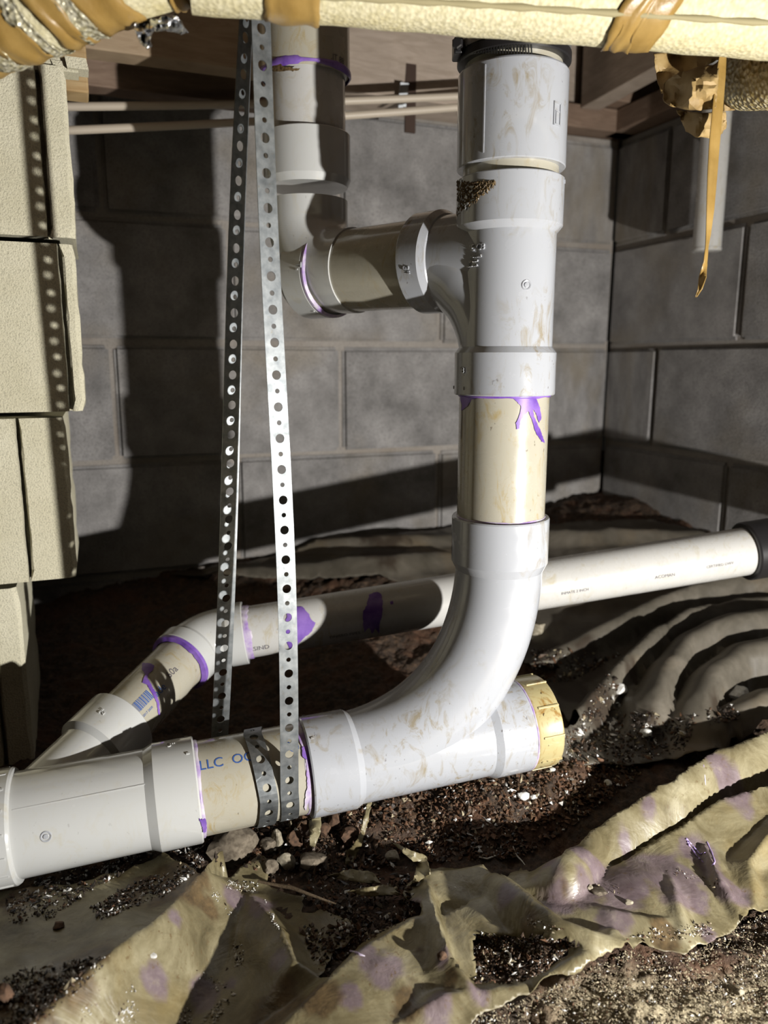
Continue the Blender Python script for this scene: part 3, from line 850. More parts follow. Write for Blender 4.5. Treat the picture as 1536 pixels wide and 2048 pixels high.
# ---------------------------------------------------------------- rear drain line
rear = thing('rear_drain_line', 'thin white drain line with purple splashes running behind the stack to the right', 'drain pipe', EL)
RRt = P(1500, 1101, 1.005)
RA = (RRt - EL).normalized()
b2 = MB().lathe(B0, BA, [(h1 - 0.01, RB), (LBR - 0.03, RB)], 56).build('branch_pipe', M['pipe'], rear); b2['label'] = 'short slanting cream pipe with barcode and purple drip'
# forty-five degree elbow
g1 = LBR - 0.042; g2 = 0.052
pts = []
for k in range(13):
    t_ = k / 12
    pts.append((EL - BA * 0.03) * (1 - t_) ** 2 + EL * 2 * t_ * (1 - t_) + (EL + RA * 0.03) * t_ ** 2)
e_ = MB().tube(pts, RB + 0.0032, 48)
e_.lathe(B0, BA, [(g1, RB), (g1, RB + 0.006), (g1 + 0.001, RB + 0.0066), (g1 + 0.016, RB + 0.0066), (g1 + 0.022, RB + 0.003)], 56)
e_.lathe(EL, RA, [(g2 - 0.026, RB + 0.003), (g2 - 0.020, RB + 0.0066), (g2 - 0.001, RB + 0.0066), (g2, RB + 0.006), (g2, RB)], 56)
eo = e_.build('bend_fitting', M['pvc_clean'], rear); eo['label'] = 'white shallow bend with purple primer rings'
ring('primer_bead', B0, BA, g1 - 0.002, RB + 0.001, M['primer'], eo, 0.0045, 0.0048, 0.3)
ring('primer_bead', EL, RA, g2 + 0.003, RB, M['primer_pale'], eo, 0.004, 0.0012, 0.5)
rp = MB().lathe(EL, RA, [(g2 - 0.015, RB), (0.97, RB)], 56).build('long_pipe', M['pipe_rear'], rear); rp['label'] = 'long straight white pipe with faint print'
decal('primer_splash', [(576, 1216), (590, 1212), (604, 1214), (616, 1224), (622, 1238), (632, 1246), (624, 1262), (606, 1278), (590, 1296), (580, 1298), (572, 1280), (572, 1240)], EL, RA, RB, M['primer'], rp, step=4, jag=1.2)
decal('primer_splash', [(738, 1190), (752, 1183), (762, 1188), (766, 1206), (764, 1226), (760, 1246), (758, 1266), (750, 1258), (744, 1268), (738, 1256), (730, 1264), (726, 1248), (725, 1226), (733, 1210)], EL, RA, RB, M['primer'], rp, step=4, jag=1.2)
decal('primer_spot', [(780, 1203), (786, 1201), (787, 1208), (781, 1209)], EL, RA, RB, M['primer'], rp, step=2)
decal('primer_drip', [(284, 1326), (296, 1325), (308, 1330), (306, 1340), (298, 1347), (295, 1356), (301, 1366), (312, 1386), (318, 1402), (321, 1432), (317, 1430), (313, 1404), (304, 1386), (294, 1370), (285, 1366), (286, 1358), (291, 1349), (284, 1340)], B0, BA, RB, M['primer'], b2, step=2.5, jag=0.7)
cyl_text('blue_print', 'ade', 0.0115, 320, 1380, B0, BA, RB, M['ink_blue'], b2, raised=0.0003)
cyl_text('grey_print', '60a', 0.011, 344, 1344, B0, BA, RB, M['ink_grey'], b2, raised=0.0003)
h = cyl_hit(278, 1410, B0, BA, RB); tt0 = (h - B0).dot(BA); n0 = ((h - B0) - BA * tt0).normalized(); n1 = BA.cross(n0)
b = MB()
pos = -0.0175
while pos < 0.0175:                                      # bars of the barcode, wrapped round the pipe
    wd = random.choice((0.0004, 0.0004, 0.0008, 0.0012))
    for a0, a1 in ((-0.0055, -0.0018), (-0.0018, 0.0018), (0.0018, 0.0055)):
        q = [(pos, a0), (pos + wd, a0), (pos + wd, a1), (pos, a1)]
        b.add([B0 + BA * (tt0 + s_) + (n0 * math.cos(a_ / RB) + n1 * math.sin(a_ / RB)) * (RB + 0.0004) for s_, a_ in q], [(0, 1, 2, 3)])
    pos += wd + random.choice((0.0004, 0.0006, 0.0009))
b.build('barcode', M['ink_blue'], b2, smooth=None, fix=False)
cyl_text('blue_print', '0 92017 2600', 0.0036, 293, 1426, B0, BA, RB, M['ink_blue'], b2, raised=0.0003)
for (txt, px, py, sz) in (('PRSIND', 515, 1297, 0.0085), ('DNISRO PIPES', 690, 1270, 0.006), ('ACOMAN', 1330, 1152, 0.006), ('CERTIFIED DWV', 1440, 1130, 0.005), ('INMATE 2 INCH', 1150, 1183, 0.005)):
    cyl_text('grey_print', txt, sz, px, py, EL, RA, RB, M['ink_grey'], rp, raised=0.0003)
tr = min((abs(pix(EL + RA * t_)[0] - 1512), t_) for t_ in np.arange(0.3, 0.7, 0.0005))[1]
cpn = MB().lathe(EL, RA, [(tr, RB + 0.0005), (tr, RB + 0.0055), (tr + 0.002, RB + 0.007), (tr + 0.05, RB + 0.007), (tr + 0.052, RB)], 56).build('rubber_sleeve', M['rubber'], rear); cpn['label'] = 'black rubber sleeve at the right end'
# ================================================================== perforated hanger strap
def strap_mesh(name, path, wid, thick, m, parent=None, pitch=0.0134, phase=0.3):
    """path: list of (point, width direction); holes alternate large and small"""
    pts = [Vector(p) for p, _ in path]; ws = [Vector(w_).normalized() for _, w_ in path]
    L = [0.0]
    for i in range(1, len(pts)): L.append(L[-1] + (pts[i] - pts[i - 1]).length)
    def at(s):
        s = min(max(s, 0), L[-1])
        i = int(np.searchsorted(L, s)); i = min(max(i, 1), len(L) - 1)
        f = (s - L[i - 1]) / max(1e-9, L[i] - L[i - 1])
        return pts[i - 1].lerp(pts[i], f), ws[i - 1].lerp(ws[i], f).normalized()
    vs, fs = [], []
    ncell = int(L[-1] / pitch); K = 24
    key = {}
    def vert(s, t):
        k = (round(s * 1e6), round(t * 1e6))
        if k not in key:
            p, w_ = at(s); key[k] = len(vs); vs.append(p + w_ * t)
        return key[k]
    hw = wid / 2
    for c_ in range(ncell):
        s0, s1 = c_ * pitch, (c_ + 1) * pitch
        r = 0.0040 if c_ % 2 == 0 else 0.0021
        per, hole = [], []
        for k in range(K):
            side, j = divmod(k, K // 4); f = j / (K // 4)
            s, t = [(s0 + (s1 - s0) * f, -hw), (s1, -hw + 2 * hw * f), (s1 - (s1 - s0) * f, hw), (s0, hw - 2 * hw * f)][side]
            per.append(vert(s, t))
            a = math.atan2(t / hw, (s - (s0 + s1) / 2) / (pitch / 2))
            hole.append(vert((s0 + s1) / 2 + r * math.cos(a), r * math.sin(a)))
        for k in range(K):
            k2 = (k + 1) % K
            fs.append((per[k], per[k2], hole[k2], hole[k]))
    me = bpy.data.meshes.new(name); me.from_pydata([tuple(v) for v in vs], [], fs); me.update()
    o = link(name, me, m, parent)
    so = o.modifiers.new('thickness', 'SOLIDIFY'); so.thickness = thick; so.offset = 0
    return o

F1 = Vector((0, 0, 1)) - RU * RU.z; F1.normalize()
FF = RU.cross(F1); 
if FF.y > 0: FF = -FF                                   # towards the viewer
def wrap(phi, s, r):
    a = math.radians(phi)
    return run(s) + FF * (r * math.cos(a)) - F1 * (r * math.sin(a))
sf, s270, s360, s450, s540 = run_s(563), run_s(512), run_s(524), run_s(512), run_s(447)
path = []
ptop = P(521, 20, 0.603)
pbot = wrap(-6, sf, RP + 0.0012)
def rotw(deg): return Vector((math.cos(math.radians(deg)), math.sin(math.radians(deg)), 0))
path.append((Vector((ptop.x, ptop.y, ZC)), rotw(40)))          # nailed to the subfloor above
for k in range(26):
    f = k / 26
    p = ptop.lerp(pbot, f)
    p = p + Vector((0.0035 * math.sin(f * math.pi) - 0.002 * math.sin(f * 2 * math.pi), -0.004 * math.sin(f * math.pi), 0))
    path.append((p, rotw(40 - 24 * f)))
for k in range(61):
    phi = -4 + 548 * k / 60
    s = float(np.interp(phi, [0, 90, 180, 270, 360, 450, 540], [sf, sf, (sf + s270) / 2, s270, s360, s450, s540]))
    r = RP + 0.0012 + (0.0010 if phi > 250 else 0)
    wd = -RU
    if phi > 470: wd = (-RU).lerp(rotw(20), (phi - 470) / 80)
    path.append((wrap(phi, s, r), wd))
prear = path[-1][0]
rtop = P(497, 20, 0.612)
for k in range(1, 28):
    f = k / 27
    p = prear.lerp(rtop, f) + Vector((0.002 * math.sin(f * 5.5), -0.006 * math.sin(f * math.pi), 0))
    path.append((p, rotw(20 + 45 * f ** 1.3)))
path.append((Vector((rtop.x, rtop.y, ZC)), rotw(65)))
stp = strap_mesh('hanger_strap', path, 0.0172, 0.0009, M['galv'])
tag(stp, 'galvanised perforated hanger strap looped round the cream pipe', 'strap')

# ================================================================== foam-covered pipes overhead
def wraptube(name, pts, rads, m, parent, n=64, notch=None):
    mb = MB()
    rf = None
    if notch:
        def rf(a, i):
            d = abs((a - notch + math.pi) % (2 * math.pi) - math.pi)
            return 1 - 0.10 * max(0, 1 - d / 0.09) + 0.006 * math.sin(3 * a + i * 0.4)
    mb.tube(pts, rads, n, rf=rf)
    return mb.build(name, m, parent, smooth=50)

def tape_band(name, pts, rad, s0, s1, slant, m, parent, n=56, wob=0.0025, a0=0, a1=360, seed=0):
    """a turn of tape round a tube; s0..s1 measured along the axis, slanted with angle"""
    A, B = Vector(pts[0]), Vector(pts[1]); ax, e1, e2 = frame(B - A)
    vs, fs = [], []; nr = 8
    for k in range(n + 1):
        a = math.radians(a0 + (a1 - a0) * k / n)
        for j in range(nr + 1):
            f = j / nr
            edge = wob * float(fbm(np.array(k * 0.25 + seed), np.array(f * 3 + seed), 3, 9))
            s = s0 + (s1 - s0) * f + slant * math.cos(a + 0.4) + edge * 1.5
            rr = rad + 0.0012 + 0.0008 * math.sin(f * 9 + k * 0.1 + seed) + abs(edge) * 0.4
            vs.append(A + ax * s + (e1 * math.cos(a) + e2 * math.sin(a)) * rr)
    for k in range(n):
        for j in range(nr):
            i = k * (nr + 1) + j
            fs.append((i, i + 1, i + nr + 2, i + nr + 1))
    o = mesh(name, vs, fs, m, parent, smooth=50)
    so = o.modifiers.new('thickness', 'SOLIDIFY'); so.thickness = 0.0006
    return o

fa, fb = P(378, -91, 0.52), P(1640, 28, 0.612)
fb = fa + (fb - fa) * 1.35
RF = 0.0345
fx = (fb - fa).normalized(); fl = (fb - fa).length
ft = thing('foam_covered_pipe', 'cream foam covered pipe running across the top of the picture', 'pipe', (fa + fb) / 2)
wraptube('foam_sleeve', [fa + fx * (fl * k / 40) for k in range(41)], [RF * (1 + 0.012 * math.sin(k * 1.7)) for k in range(41)], M['foam'], ft, 96, notch=None)
# the lengthwise seam of the sleeve: a raised bead coloured darker for the slit's shade
_, fe1, fe2 = frame(fx)
def on_foam(px, py, r=RF): return cyl_hit(px, py, fa, fx, r)
seam = []
for k in range(30):
    px = 640 + 31 * k
    h = on_foam(px, np.interp(px, [640, 900, 1240, 1540], [-8, 6, 27, 46]), RF)
    if h: seam.append(h)
M['seam'] = mat('seam_shadow_gap', (0.36, 0.31, 0.17), 0.8)
if len(seam) > 3: MB().tube(seam, [0.0022 + 0.0006 * math.sin(k * 2.1) for k in range(len(seam))], 10).build('seam_slit_shade', M['seam'], ft, 60)
def foam_s(px, py):
    h = on_foam(px, py); return (h - fa).dot(fx)
s1_, s2_ = foam_s(556, 20), foam_s(668, 20)
tape_band('tape_band', (fa, fb), RF, s1_ - 0.004, s2_ - 0.003, 0.006, M['tape'], ft, seed=1)
s1_, s2_ = foam_s(1285, 45), foam_s(1392, 50)
tape_band('tape_band', (fa, fb), RF, s1_, s2_, 0.024, M['tape'], ft, seed=5)
tape_band('tape_band', (fa, fb), RF + 0.0008, s1_ + 0.010, s1_ + 0.026, 0.027, M['tape'], ft, seed=8)
# thicker taped piece at the upper left
tp = [P(346, -105, 0.53), P(235, -72, 0.53), P(88, -12, 0.535), P(-120, 66, 0.55)]
tl = thing('taped_foam_pipe', 'foam covered pipe wound with tan tape at the upper left corner', 'pipe', tp[1])
cur = [tp[0]]
for i in range(3):
    for k in range(1, 9): cur.append(tp[i].lerp(tp[i + 1], k / 8))
rr = [0.028] + [0.0345] * (len(cur) - 1)
rr[1] = 0.0335
wraptube('foam_sleeve', cur, rr, M['foam'], tl, 64)
for (i, s0, s1, sl, m, sd) in ((0, 0.004, 0.016, 0.004, M['tape'], 1), (1, 0.006, 0.036, 0.010, M['tape'], 2), (1, 0.034, 0.048, 0.010, M['wrapcloth'], 3), (1, 0.046, 0.064, 0.011, M['tape'], 4),
                               (2, 0.008, 0.020, 0.010, M['wrapcloth'], 5), (2, 0.018, 0.044, 0.010, M['tape'], 6), (2, 0.042, 0.056, 0.010, M['wrapcloth'], 7), (2, 0.054, 0.085, 0.010, M['tape'], 8)):
    tape_band('tape_band' if m is M['tape'] else 'cloth_band', (tp[i], tp[i + 1]), 0.0352, s0, s1, sl, m, tl, seed=sd)

# ---------------------------------------------------------------- crumpled sheets: paper, foil
def crumple(name, poly, Zs, m, parent=None, amp=0.006, freq=60, step=6, bulge=0.0, thick=0.0006, seed=0, jag=1.5, ridged=True):
    """a creased scrap; poly holds (x, y, depth) corners, interior depth blended, then creased"""
    pts = []; n = len(poly)
    for i in range(n):
        a, b = poly[i], poly[(i + 1) % n]
        L = max(1, int(math.hypot(b[0] - a[0], b[1] - a[1]) / step))
        for k in range(L):
            pts.append((a[0] + (b[0] - a[0]) * k / L + random.uniform(-jag, jag), a[1] + (b[1] - a[1]) * k / L + random.uniform(-jag, jag)))
    nb = len(pts)
    xs, ys = [p[0] for p in pts], [p[1] for p in pts]
    y = min(ys) + step / 2
    while y < max(ys):
        x = min(xs) + step / 2
        while x < max(xs): pts.append((x + random.uniform(-1, 1), y + random.uniform(-1, 1))); x += step
        y += step
    v2, _, f2, *_ = delaunay_2d_cdt([Vector(p) for p in pts], [(i, (i + 1) % nb) for i in range(nb)], [], 1, 1e-5)
    A = np.array([(v.x, v.y) for v in v2]); Q = np.array([(p[0], p[1]) for p in poly]); QZ = np.array([p[2] for p in poly])
    d = np.linalg.norm(A[:, None] - Q[None], axis=2) + 1e-3
    wt_ = 1 / d ** 2.2; Zv = (wt_ * QZ).sum(1) / wt_.sum(1)
    c0 = Q.mean(0); R_ = np.linalg.norm(Q - c0, axis=1).mean()
    Zv -= bulge * np.clip(1 - (np.linalg.norm(A - c0, axis=1) / R_) ** 2, 0, 1)
    f = freq / 1000.0
    nz = fbm(A[:, 0] * f + seed * 7.3, A[:, 1] * f + seed * 3.1, 4, seed)
    nz = (0.5 - np.abs(nz)) if ridged else nz
    Zv -= amp * nz
    vs = [P(a[0], a[1], z) for a, z in zip(A, Zv)]
    me = bpy.data.meshes.new(name); me.from_pydata([tuple(v) for v in vs], [], [tuple(x) for x in f2]); me.update()
    o = link(name, me, m, parent, 28)
    so = o.modifiers.new('thickness', 'SOLIDIFY'); so.thickness = thick; so.offset = 0
    return o
fo = thing('foil_scrap', 'crumpled silver foil scrap hanging below the taped pipe', 'foil', P(320, 40, 0.56))
crumple('foil_sheet', [(268, 48, .545), (290, 40, .56), (318, 38, .56), (330, 26, .57), (352, 26, .57), (366, 48, .57), (376, 64, .58), (362, 68, .57), (330, 60, .555), (306, 64, .55), (300, 76, .55), (304, 92, .55), (296, 98, .55), (284, 90, .55), (276, 74, .55), (270, 60, .545)], None, M['foil'], fo, 0.022, 70, 5, 0.004, seed=3)
# torn paper round the right-hand foam end
ea, eb = P(1500, 150, 0.685), P(1800, 120, 0.56)
fe = thing('foam_pipe_end', 'rough golden end of a foam covered pipe at the right edge', 'pipe', ea)
ex_ = (eb - ea).normalized()
nrm = lambda k: 0.0285 * (1 - (1 - k) ** 2.5) ** 0.5
wraptube('foam_sleeve', [ea + ex_ * (0.016 * k / 8 - 0.016) for k in range(9)] + [ea + ex_ * (0.25 * k / 20) for k in range(1, 21)], [max(0.002, nrm(k / 8)) for k in range(9)] + [0.0288] * 20, M['foam_core'], fe, 56)
pp = thing('torn_paper_wrap', 'crumpled tan paper wrap torn open below the right foam pipe', 'paper', P(1400, 180, 0.63))
o = crumple('paper_flap', [(1308, 108, 0.715), (1340, 100, 0.715), (1440, 106, 0.705), (1440, 118, 0.695), (1398, 138, 0.695), (1345, 170, 0.695), (1324, 188, 0.710), (1312, 150, 0.720)], None, M['kraft'], pp, 0.010, 24, 7, -0.012, seed=11)
crumple('paper_flap', [(1326, 168, 0.687), (1352, 148, 0.677), (1398, 134, 0.670), (1432, 128, 0.667), (1444, 112, 0.667), (1438, 140, 0.655), (1432, 215, 0.657), (1400, 222, 0.659), (1340, 212, 0.677), (1328, 204, 0.687)], None, M['kraft'], pp, 0.022, 17, 7, 0.016, seed=21)
crumple('paper_flap', [(1430, 150, 0.703), (1446, 150, 0.702), (1464, 168, 0.706), (1490, 198, 0.706), (1540, 208, 0.700), (1560, 214, 0.700), (1550, 222, 0.710), (1496, 218, 0.715), (1440, 224, 0.708), (1428, 200, 0.703)], None, M['kraft'], pp, 0.010, 28, 6, 0.006, seed=33)
crumple('paper_flap', [(1354, 220, 0.689), (1400, 226, 0.677), (1452, 224, 0.677), (1454, 250, 0.680), (1444, 268, 0.687), (1420, 276, 0.687), (1390, 274, 0.687), (1372, 262, 0.693), (1362, 240, 0.695)], None, M['kraft'], pp, 0.012, 22, 6, 0.018, seed=45)
ts = thing('hanging_tape_strip', 'long tan tape strip hanging down with a twisted pale tip', 'tape', P(1440, 110, 0.6))
sp_ = [(1446, 104, 9), (1441, 150, 13), (1435, 215, 14), (1428, 290, 14), (1424, 350, 13), (1420, 420, 10), (1416, 470, 7), (1413, 495, 5), (1410, 525, 7), (1405, 555, 6), (1400, 578, 4), (1392, 594, 2)]
vs, fs = [], []
for k in range(67):
    f = k / 66 * (len(sp_) - 1); i = min(int(f), len(sp_) - 2); u = f - i
    x, y, hw = [sp_[i][j] * (1 - u) + sp_[i + 1][j] * u for j in range(3)]
    Z = 0.652 + 0.002 * math.sin(k * 0.4)
    tw = math.radians(np.interp(k, [0, 30, 48, 54, 60, 66], [-35, -30, -50, 40, 35, 20]))
    c = P(x, y, Z); hwm = hw * Z / FPX / abs(math.cos(tw))
    for q in (-1, -0.3, 0.3, 1):
        vs.append(c + Vector((math.cos(tw), -math.sin(tw), 0)) * hwm * q + Vector((0, 0.0014 * (1 - q * q), 0)))
for k in range(66):
    for j in range(3): fs.append((k * 4 + j, k * 4 + j + 1, k * 4 + j + 5, k * 4 + j + 4))
o = mesh('strip', vs, fs, M['tape'], ts, smooth=50); so = o.modifiers.new('thickness', 'SOLIDIFY'); so.thickness = 0.0007
# ================================================================== plastic ground sheets
M['sheet'] = mat('dirty_plastic_sheet', (0.36, 0.30, 0.18), 0.33, spec=0.45)
g = N(M['sheet'])
c_ = g.ramp(g.noise(13, 7, 0.72, dist=0.9), [(0.3, (0.085, 0.068, 0.033)), (0.46, (0.18, 0.15, 0.08)), (0.58, (0.265, 0.23, 0.135)), (0.7, (0.37, 0.33, 0.215))])
c_ = g.mix(g.ramp(g.noise(7, 5, 0.6), [(0.55, 0.0), (0.75, 0.55)]), c_, (0.29, 0.20, 0.06))
c_ = g.mix(g.attr('stain'), c_, g.ramp(g.noise(50, 5, 0.7), [(0.3, (0.12, 0.08, 0.10)), (0.55, (0.19, 0.14, 0.17)), (0.72, (0.29, 0.24, 0.22))]))
c_ = g.mix(g.attr('mud_and_shade'), c_, g.ramp(g.noise(90, 5, 0.7), [(0.35, (0.05, 0.03, 0.015)), (0.7, (0.17, 0.11, 0.05))]))
fl = g.math('MULTIPLY', g.ramp(g.noise(180, 3, 0.6), [(0.62, 0.0), (0.67, 0.8)]), g.ramp(g.noise(11, 3), [(0.42, 0.0), (0.6, 1.0)]))
c_ = g.mix(fl, c_, (0.14, 0.09, 0.04))
g.col(c_)
g.rough(g.ramp(g.noise(30, 4), [(0.3, 0.28), (0.7, 0.55)]))
g.b.inputs['Subsurface Weight'].default_value = 0.0
g.bump(g.math('ABSOLUTE', g.math('SUBTRACT', g.noise(28, 4, 0.55, dist=0.8), 0.5)), 0.35, 0.006)

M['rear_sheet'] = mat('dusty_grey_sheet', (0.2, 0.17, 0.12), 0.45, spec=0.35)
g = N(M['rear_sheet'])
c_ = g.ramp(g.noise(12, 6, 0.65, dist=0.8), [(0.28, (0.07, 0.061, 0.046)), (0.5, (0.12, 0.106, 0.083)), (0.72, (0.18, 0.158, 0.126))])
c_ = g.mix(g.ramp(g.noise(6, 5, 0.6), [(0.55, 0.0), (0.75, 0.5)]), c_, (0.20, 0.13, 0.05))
c_ = g.mix(g.attr('mud_and_shade'), c_, (0.045, 0.032, 0.022))  # real mud, plus pipe shade painted into the sheet colour
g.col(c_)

def segdist(X, Y, poly):
    """signed distance to a crest line, with position along it"""
    best = np.full(X.shape, 1e9); sgn = np.ones(X.shape); idx = np.zeros(X.shape)
    for i in range(len(poly) - 1):
        ax, ay, bx, by = poly[i][0], poly[i][1], poly[i + 1][0], poly[i + 1][1]
        dx, dy = bx - ax, by - ay; L2 = dx * dx + dy * dy + 1e-12
        t = np.clip(((X - ax) * dx + (Y - ay) * dy) / L2, 0, 1)
        ex, ey = X - (ax + t * dx), Y - (ay + t * dy)
        d = np.hypot(ex, ey); s = np.sign(dx * ey - dy * ex)
        m = d < best
        best = np.where(m, d, best); sgn = np.where(m, s, sgn); idx = np.where(m, i + t, idx)
    return best, sgn, idx

def make_ridges(specs, bed):
    out = []
    for (pts, wl, wr, kind) in specs:   # pts: (x, y, height), widths on the left / right of travel
        hs = np.array([p[2] for p in pts])
        w_ = np.array([hit(p[0], p[1], p[2], bed)[0] for p in pts])
        out.append((w_[:, :2], hs, wl, wr, kind))
    return out

def ridge_height(X, Y, ridges):
    h = np.zeros(X.shape)
    for (xy, hs, wl, wr, kind) in ridges:
        d, s, i = segdist(X, Y, xy)
        wd = np.where(s > 0, wl, wr); u = np.clip(d / wd, 0, 1)
        hh = np.interp(i, np.arange(len(hs)), hs)
        pr = {'tent': (1 - u) ** 1.25, 'round': np.clip(1 - u * u, 0, 1) ** 0.72, 'soft': (1 - u * u) ** 2, 'flat': np.clip((1 - u) * 3.0, 0, 1) ** 1.1}[kind]
        h = np.maximum(h, hh * pr)
    return h

def inside(X, Y, poly):
    r = np.zeros(X.shape, bool); n = len(poly); j = n - 1
    for i in range(n):
        xi, yi, xj, yj = poly[i][0], poly[i][1], poly[j][0], poly[j][1]
        r ^= ((yi > Y) != (yj > Y)) & (X < (xj - xi) * (Y - yi) / (yj - yi + 1e-15) + xi)
        j = i
    return r

def sheet(name, outline, ridges, blobs, mud_shade_blobs, step, base, crinkle, seed, label, m, holes=(), jag=0.0015):
    bed = lambda X, Y: ground0(X, Y) + 0.02 * fbm(X * 5, Y * 5, 2, 3) + base
    rd = make_ridges(ridges, bed)
    def height(X, Y):
        h = ridge_height(X, Y, rd)
        cr = crinkle * (0.30 - np.abs(fbm(X * 16 + seed, Y * 16 + 0.35 * X * 16, 3, seed)))
        return bed(X, Y) + h + cr
    def torn(X, Y, Zw):                 # True inside the torn holes
        r = np.zeros(X.shape, bool)
        Zc_ = Y * cp - (Zw - H) * sp
        px_, py_ = 768 + FPX * X / Zc_, 1024 - FPX * (Y * sp + (Zw - H) * cp) / Zc_
        wob = 7 * fbm(X * 130, Y * 130, 3, 77)
        for h_ in holes: r |= inside(px_ + wob, py_ + wob, h_)
        return r
    o2 = hit([p[0] for p in outline], [p[1] for p in outline], 0.0, height)[:, :2]
    for q in o2:                        # keep clear of the foundation walls
        for nn in (-V, -U):
            dd = (q[0] - CORNER.x) * nn.x + (q[1] - CORNER.y) * nn.y
            if dd < 0.02: q[0] += nn.x * (0.02 - dd); q[1] += nn.y * (0.02 - dd)
    dens = []
    n = len(o2)
    for i in range(n):
        a, b = o2[i], o2[(i + 1) % n]
        L = max(1, int(np.hypot(*(b - a)) / step))
        for k in range(L):
            q = a + (b - a) * k / L
            q = q + jag * np.array([fbm(q[:1] * 90 + seed, q[1:] * 90, 3, 1)[0], fbm(q[:1] * 90, q[1:] * 90 + seed, 3, 2)[0]]) * 3
            dens.append(q)
    nb = len(dens)
    B = np.array(dens)
    xs = np.arange(B[:, 0].min(), B[:, 0].max(), step); ys = np.arange(B[:, 1].min(), B[:, 1].max(), step)
    X, Y = np.meshgrid(xs, ys); X = X + rng.uniform(-.2, .2, X.shape) * step; Y = Y + rng.uniform(-.2, .2, Y.shape) * step
    k = inside(X, Y, B)
    pts = [Vector(p) for p in B] + [Vector(p) for p in zip(X[k], Y[k])]
    v2, _, f2, *_ = delaunay_2d_cdt(pts, [(i, (i + 1) % nb) for i in range(nb)], [], 1, 1e-6)
    A = np.array([(v.x, v.y) for v in v2])
    Z = height(A[:, 0], A[:, 1])
    if holes:
        F_ = np.array([tuple(x) for x in f2]); C_ = A[F_].mean(1); k_ = torn(C_[:, 0], C_[:, 1], Z[F_].mean(1)); f2 = F_[~k_].tolist()
    me = bpy.data.meshes.new(name)
    me.from_pydata(np.column_stack([A, Z]).tolist(), [], [tuple(x) for x in f2]); me.update()
    for an, bl in (('stain', blobs), ('mud_and_shade', mud_shade_blobs)):
        val = np.zeros(len(A))
        for (px, py, r) in bl:
            c = hit(px, py, 0.0, height)[0]
            rr_ = r * c[1] / FPX * 1.05
            dx, dy = (A[:, 0] - c[0]), (A[:, 1] - c[1]) * 0.8
            d = np.hypot(dx, dy) / rr_ + 0.9 * fbm(A[:, 0] * 40 + seed, A[:, 1] * 45, 3, 17)
            val = np.maximum(val, np.clip((1.05 - d) * 4, 0, 1) * (0.8 if an == 'stain' else 0.85))
        at = me.attributes.new(an, 'FLOAT', 'POINT'); at.data.foreach_set('value', val.astype(np.float32))
    o = link(name, me, m, None, 70)
    so = o.modifiers.new('thickness', 'SOLIDIFY'); so.thickness = 0.0007
    tag(o, label, 'plastic sheet')
    bx = (B[:, 0].min(), B[:, 0].max(), B[:, 1].min(), B[:, 1].max())
    BC = B[::3]
    SURF.append(lambda X, Y: np.where(inside(X, Y, BC) & ~torn(X, Y, height(X, Y)), height(X, Y) + 0.0008, -1e3))
    return o

